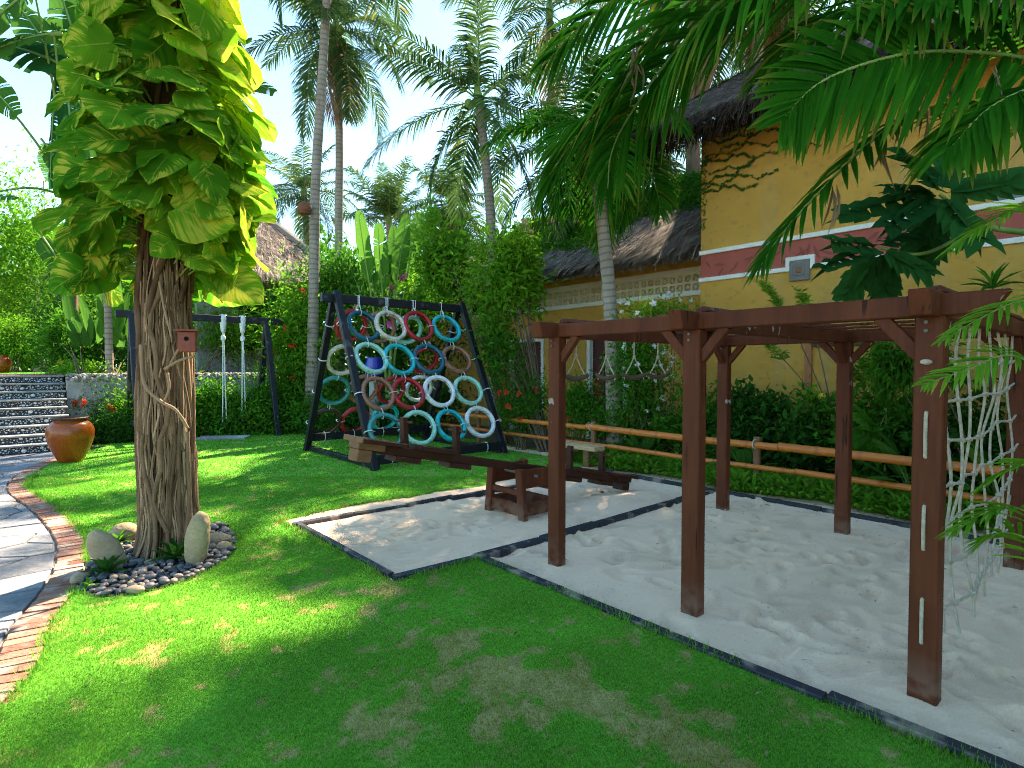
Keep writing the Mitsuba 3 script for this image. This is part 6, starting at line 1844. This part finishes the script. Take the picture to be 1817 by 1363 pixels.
for k, (a_, b_, hh_, lab) in enumerate(((1.75, 7.75, 1.15, 'broad leaved plant in the bed behind the bamboo rail right of the middle back post'), (0.95, 7.7, 1.25, 'broad leaved plant in the bed just left of the right front post'),
                                        (3.75, 7.7, 0.85, 'broad leaved plant in the bed between two back posts of the pergola'), (-0.2, 7.6, 1.2, 'broad leaved plant in the bed behind the climbing net'), (5.4, 7.6, 0.7, 'broad leaved plant under the white flowered bush'))):
    bp_ = thing('broad_leaf_plant', lab, 'plant')
    for q in range(16):
        t_, e_ = q * 2.4, 1.35 - 0.062 * q
        d = np.array([math.cos(t_) * math.cos(e_), math.sin(t_) * math.cos(e_), math.sin(e_)])
        ln = hh_ * (0.75 + 0.25 * ((q * 7) % 5) / 5)
        lf, rb = blade(S(a_, b_, 0.02) + d * ln * 0.35, d, np.array([-d[0] * d[2], -d[1] * d[2], 1 - d[2] ** 2]) + [0, 0, 0.01], ln * 0.7, 0.19, 1200 + 40 * k + q, arch=0.35, tears=0, pet=ln * 0.33)
        fk = put(bp_, 'leaf', lf, 'leaf_mid' if k % 2 else 'leaf_banana')
        put(fk, 'midrib', rb, 'green_stem', smooth=True)

# ---- ferny ground cover along the sand (nobody could count it)
n = 1500
aa_ = rv.uniform(-3.2, 6.6, n)
bb_ = 7.04 + np.abs(rv.normal(0, 0.28, n)) + 0.10 * np.sin(aa_ * 3.1)
P_, D_, N_, Ls, Wd = [], [], [], [], []
for k in range(n):
    c = S(aa_[k], bb_[k], 0.0)
    h = 0.29 * (0.7 + 0.5 * meshkit.noise(np.array([aa_[k] * 1.4, bb_[k] * 1.4, 0.3]), 8))
    for q in range(11):
        t_, e_ = rv.uniform(0, 2 * PI), rv.uniform(0.45, 1.35)
        P_.append(c)
        D_.append([math.cos(t_) * math.cos(e_), math.sin(t_) * math.cos(e_), math.sin(e_)])
        N_.append([-math.cos(t_) * math.sin(e_), -math.sin(t_) * math.sin(e_), math.cos(e_)])
        Ls.append(h * rv.uniform(0.7, 1.25))
        Wd.append(0.036 * rv.uniform(0.7, 1.3))
strap = (np.array([[-.5, 0, 0], [.5, 0, 0], [-.55, .45, .05], [.55, .45, .05], [-.4, .78, -.06], [.4, .78, -.06], [0, 1, -.28]]), np.array([[0, 1, 3], [0, 3, 2], [2, 3, 5], [2, 5, 4], [4, 5, 6]]))
solo('ferns', leaves(np.array(P_), np.array(D_), np.array(N_), np.array(Ls), np.array(Wd), np.clip(rv.normal(0.5, 0.25, len(P_)), 0, 0.99), strap), 'leaf_fern', 'green ferny ground cover along the foot of the bamboo fence', 'ferns', kind='stuff')
# leaf litter on the sand margin
n = 260
pl = S(0, 0) + rv.uniform(-1.5, 6.5, n)[:, None] * U1 + (6.9 + np.abs(rv.normal(0, 0.22, n)) * np.sign(rv.uniform(-0.3, 1, n)))[:, None] * U2 + UP * 0.012
solo('fallen_leaves', leaves(pl, rdir(n) * [1, 1, 0.1], UP + rdir(n) * 0.3, rv.uniform(0.03, 0.09, n), 0.02, rv.uniform(0, 1, n)), 'leaf_dry', 'dry fallen leaves scattered along the sand margin by the ferns', 'fallen leaves', kind='stuff')

# ---- creeper on the roof of the low wing
cr = thing('roof_creeper', 'thick green creeper with pink blossom lying over the thatched roof of the low wing', 'creeper')
n = 26000
aC = rv.uniform(aw0 - 0.02, 13.5, n)
tC = np.clip(rv.uniform(0, 1, n), 0, 1)
edge_ = 0.40 + 0.30 * (meshkit.noise(np.column_stack([aC * 0.8, aC * 0, aC * 0]), 6) - 0.5) + 0.22 * np.clip((aC - 7) / 2.5, -1, 1.2) * -1 + 0.08
tt_ = edge_ + (1.25 - edge_) * tC
hh = (0.05 + 0.26 * np.clip((tt_ - edge_) / 0.3, 0, 1) * (0.5 + 0.9 * meshkit.noise(np.column_stack([aC * 1.7, tt_ * 3, aC * 0]), 9))) * rv.uniform(0.2, 1.15, n)
pc = S(0, 0) + aC[:, None] * U1 + (bE + rz * tt_)[:, None] * U2 + (zE2 + sl2 * rz * np.minimum(tt_, 1.0) + 0.05 + hh)[:, None] * UP
put(cr, 'foliage', leaves(pc, norm(rdir(n) * 0.8 - U2 * 0.4 - UP * 0.2), norm(rdir(n) * 0.6 + UP * 0.8 - U2 * 0.5), rv.uniform(0.06, 0.13, n), 0.055, np.clip(rv.normal(0.4, 0.25, n), 0, 0.95)), 'leaf_mid')
for px, py in ((932, 405), (938, 418), (985, 395), (852, 430), (1040, 355), (985, 350), (1025, 345), (1010, 360), (925, 395)):
    c = A(px, py, 12.5)
    m_ = 26
    put(cr, 'blossom', leaves(c + rdir(m_) * 0.10, rdir(m_), rdir(m_), rv.uniform(0.05, 0.09, m_), 0.05, rv.uniform(0, 1, m_)), 'petal_pink')
# ---- wiry creeper on the corner of the tall house
cw = thing('wall_creeper', 'dark wiry creeper in wavy lines high on the corner of the ochre house', 'creeper')
st = MB()
P_, D_ = [], []
for k in range(9):
    z_ = 4.58 + 0.12 * k + rv.uniform(-0.02, 0.02)
    a1_ = ac - rv.uniform(0.9, 2.4)
    xs = np.linspace(ac, a1_, 40)
    zz_ = z_ + 0.05 * np.sin(xs * 4 + k * 1.7) + 0.035 * np.sin(xs * 11 + 2 * k) + 0.02 * np.sin(xs * 29 + k)
    path = np.array([S(x, BW_ - 0.012, zq_) for x, zq_ in zip(xs, zz_)])
    st.tube(path, 0.0045, 4)
    for q in range(150):
        i_ = rv.integers(0, 39)
        P_.append(path[i_] + (path[i_ + 1] - path[i_]) * rv.uniform() - U2 * 0.01)
        D_.append(norm(U1 * rv.normal() + UP * rv.normal() - U2 * abs(rv.normal(0, 0.3))))
for k in range(260):
    P_.append(S(ac + rv.uniform(-0.10, 0.03), BW_ - 0.015, rv.uniform(4.0, 5.9)))
    D_.append(norm(U1 * rv.normal() + UP * rv.normal() - U2 * 0.3))
put(cw, 'stems', st.out(), 'twig')
put(cw, 'leaves', leaves(np.array(P_), np.array(D_), -U2 + 0.3 * rdir(len(P_)), 0.036, 0.022, rv.uniform(0, 0.9, len(P_))), 'leaf_dark', kind='stuff')

# ---- near palm at the right: its crown stands just outside the frame, its fronds arch in
npm = thing('near_palm', 'near palm at the right whose broad dark fronds arch across the top of the view', 'palm tree')
NC = np.array([3.05, 2.75, 3.45])
put(npm, 'trunk', tube(spline([[3.35, 2.6, -0.05], [3.3, 2.65, 1.5], NC], 16), np.linspace(0.10, 0.075, 16), 12), 'palm_trunk', smooth=True)
near = [  # control points (px, py, depth), leaflet length, leaflets per side, roll, droop, separate leaflets, side scale
    ([(1560, -70, 3.0), (1300, -40, 3.1), (1150, 70, 3.2), (1085, 170, 3.25), (1025, 240, 3.3), (975, 310, 3.3)], 0.72, 48, 0.10, 0.22, True, (1, 1)),
    ([(1600, -90, 3.05), (1330, -30, 3.2), (1200, 90, 3.3), (1120, 200, 3.4), (1085, 270, 3.4), (1078, 335, 3.4)], 0.55, 48, -0.3, 0.45, False, (1, 1)),
    ([(1700, -80, 2.9), (1480, -60, 2.9), (1330, -10, 2.9), (1230, 60, 2.95), (1170, 150, 3.0)], 0.55, 50, 0.2, 0.65, False, (1, 1)),
    ([(1950, 130, 2.6), (1800, 100, 2.55), (1650, 92, 2.5), (1540, 112, 2.5), (1450, 150, 2.5), (1390, 210, 2.5)], 0.44, 46, 1.35, 0.22, True, (1, 1)),
    ([(1960, 230, 2.9), (1800, 185, 2.9), (1660, 190, 2.9), (1560, 240, 2.9), (1460, 335, 2.9), (1385, 420, 2.9), (1352, 470, 2.9)], 0.38, 46, 0.12, 0.22, True, (1, 1)),
    ([(1950, 60, 2.7), (1780, 20, 2.7), (1600, 0, 2.7), (1450, 40, 2.75), (1360, 130, 2.8)], 0.5, 48, 0.5, 0.4, False, (1, 1)),
    ([(1960, 150, 2.5), (1860, 150, 2.4), (1760, 190, 2.4), (1680, 270, 2.4)], 0.40, 40, 0.2, 0.4, False, (1, 1)),
    ([(1960, -60, 2.6), (1800, -60, 2.6), (1650, -30, 2.6), (1560, 40, 2.6)], 0.45, 42, 0.7, 0.4, False, (1, 1)),
    ([(1700, -160, 3.2), (1420, -130, 3.4), (1200, -60, 3.6), (1060, 20, 3.7), (960, 120, 3.8)], 0.6, 46, 0.0, 0.4, False, (1, 1)),
]
for k, (cp_, ll, n_, roll, dp, sep, ssc) in enumerate(near):
    pts_ = spline([NC + np.array([0, 0, 0.1])] + [A(*c) for c in cp_], 30)
    ra, lf = frond(pts_, ll, n_, roll=roll, droop=dp, wid=0.032 if k == 4 else 0.043, ahead=0.75, lift=0.05, start=0.22, seed=900 + k, rr=0.015, split=sep, jitter=0.05)
    fk = put(npm, 'frond', ra, 'green_stem', smooth=True)
    if sep:
        for q in lf:
            put(fk, 'leaflet', q, 'leaf_palm_near')
    else:
        put(fk, 'leaflets', lf, 'leaf_palm_near')
# withered tips hanging from the fronds
for k, (px, py, Y) in enumerate(((1130, 110, 3.1), (1125, 80, 3.1), (1560, 250, 2.8), (1600, 190, 2.75), (1690, 150, 2.6), (1725, 140, 2.6), (1760, 120, 2.5), (1480, 330, 2.85), (1640, 170, 2.7))):
    c = A(px, py, Y)
    m_ = 3
    put(npm, 'withered_leaflet', leaves(np.repeat([c], m_, 0) + rdir(m_) * 0.015, norm(-UP + rdir(m_) * 0.25), rdir(m_), rv.uniform(0.12, 0.26, m_), 0.016, rv.uniform(0, 0.9, m_), L6), 'leaf_dry')

# ---- slender fronds poking in at the right edge
arp = thing('areca_palm', 'slender bright palm fronds poking in at the right edge in front of the net', 'palm tree')
AC = np.array([3.0, 2.2, 0.9])
put(arp, 'trunk', tube(spline([[3.05, 2.15, -0.05], [3.02, 2.2, 0.5], AC], 10), np.linspace(0.05, 0.035, 10), 8), 'green_stem', smooth=True)
for k, (cp_, ll, n_) in enumerate((([(1900, 700, 2.25), (1800, 632, 2.2), (1720, 655, 2.2), (1640, 682, 2.2)], 0.16, 22), ([(1900, 560, 2.3), (1817, 535, 2.25), (1740, 565, 2.25), (1672, 605, 2.25)], 0.15, 20),
                                  ([(1920, 470, 2.3), (1840, 370, 2.3), (1760, 395, 2.3), (1690, 440, 2.3)], 0.22, 24), ([(1900, 960, 2.3), (1817, 905, 2.25), (1750, 910, 2.25), (1690, 945, 2.25)], 0.20, 20),
                                  ([(1920, 860, 2.2), (1850, 820, 2.2), (1790, 835, 2.2), (1740, 865, 2.2)], 0.18, 20), ([(1900, 1020, 2.3), (1830, 960, 2.25), (1780, 945, 2.25), (1745, 960, 2.25)], 0.18, 18))):
    pts_ = spline([AC] + [A(*c) for c in cp_], 24)
    ra, lf = frond(pts_, ll, n_, roll=0.5 - 0.25 * k, droop=0.25, wid=0.016, ahead=1.0, lift=0.1, start=0.35, seed=950 + k, rr=0.006, jitter=0.06)
    fk = put(arp, 'frond', lf, 'leaf_bright')
    put(fk, 'rib', ra, 'green_stem', smooth=True)

n = 150
pl = S(0, 0) + rv.uniform(-1.2, 5.4, n)[:, None] * U1 + rv.uniform(2.95, 6.7, n)[:, None] * U2 + UP * 0.016
solo('sand_litter', leaves(pl, rdir(n) * [1, 1, 0.15], UP + rdir(n) * 0.4, rv.uniform(0.010, 0.045, n), 0.009, rv.uniform(0, 1, n)), 'leaf_dry', 'scattered bits of dry leaf and twig lying on the sand', 'leaf litter', kind='stuff')
n = 420
pl = np.column_stack([rv.uniform(-5, 2.2, n), rv.uniform(2.0, 11, n), np.full(n, 0.024)])
pl = pl[shapely.contains_xy(lawn_poly, pl[:, 0], pl[:, 1])]
n = len(pl)
solo('lawn_litter', leaves(pl, rdir(n) * [1, 1, 0.15], UP + rdir(n) * 0.4, rv.uniform(0.015, 0.055, n), 0.012, rv.uniform(0, 1, n)), 'leaf_dry', 'small dry leaves and clippings lying on the lawn', 'fallen leaves', kind='stuff')
shrub('terrace_bush', 'leafy dark bush at the head of the steps beside the paddle leaved plant', 'bush', A(118, 610, 14.2), (0.55, 0.5, 0.62), 3200, 0.13, 'leaf_mid', 24, foot=S(16.0, 1.1, TZ), stems=4)

# ---- added tree: its unseen crown above the frame is shaped to shade the lawn
sht = thing('added_shade_tree', 'added tree behind the low wing, its unseen crown shaped to shade the lawn', 'tree')
tcr = np.array([4.12, 12.05, 11.65])
r_ = np.random.default_rng(5)
n = 15000
q_ = r_.normal(0, 1, (n, 3))
q_ = norm(q_) * (r_.uniform(0, 1, n) ** 0.42)[:, None] * (0.80 + 0.40 * meshkit.noise(norm(q_) * 2.2, 4))[:, None]
pc_ = tcr + q_ * np.array([2.0, 2.0, 0.75])
put(sht, 'crown', leaves(pc_, rdir(n, r_), UP + rdir(n, r_) * 0.6, r_.uniform(0.12, 0.22, n), 0.09, np.clip(r_.normal(0.4, 0.2, n), 0, 0.95), L4), 'leaf_mid')
bt_ = np.array([4.9, 15.2, 0.0])
fk_ = np.array([4.6, 14.6, 8.0])
put(sht, 'trunk', tube(spline([bt_, bt_ + np.array([0.05, 0, 4.0]), fk_], 16), np.linspace(0.26, 0.17, 16), 12), 'twig', smooth=True)
for k in range(9):
    e_ = tcr + norm(np.array([math.cos(k * 0.7), math.sin(k * 0.7), 0.1])) * np.array([1.7, 1.7, 0.4])
    put(sht, 'limb', tube(spline([fk_ - UP * 0.3, fk_ * 0.45 + e_ * 0.55 + UP * 0.2, e_], 10), np.linspace(0.10, 0.02, 10), 7), 'twig', smooth=True)

# ---- unseen thicket added right of the frame to darken the post sides facing it
for k, (a_, b_, lab) in enumerate(((-2.3, 2.6, 'tall dense thicket just beyond the right edge of the sand, its near half'), (-2.5, 5.0, 'tall dense thicket just beyond the right edge of the sand, its far half'))):
    shrub('thicket', lab, 'bush', S(a_, b_, 1.6), (0.8, 1.25, 1.6), 4500, 0.20, 'leaf_dark', 40, stems=8, aspect=0.5)

# ---- woods that close the view behind everything
rw_ = np.random.default_rng(77)
n = 42000
t_ = rw_.uniform(math.radians(-52), math.radians(50), n)
dist = rw_.uniform(34, 46, n)
top = 3.5 + 5.0 * meshkit.noise(np.column_stack([t_ * 9, t_ * 0, t_ * 0]), 3) + 2.2 * meshkit.noise(np.column_stack([t_ * 31, t_ * 0, t_ * 0]), 5)
zf = TZ + (top - TZ) * rw_.uniform(0, 1, n) ** 0.8
pf = np.column_stack([np.sin(t_) * dist, np.cos(t_) * dist, zf])
solo('far_wood', leaves(pf, rdir(n, rw_), rdir(n, rw_) + UP, rw_.uniform(0.3, 0.75, n), 0.30, np.clip(rw_.normal(0.4, 0.25, n), 0, 0.95)), 'leaf_mid', 'distant tropical trees closing the view behind the gardens', 'trees', kind='stuff')
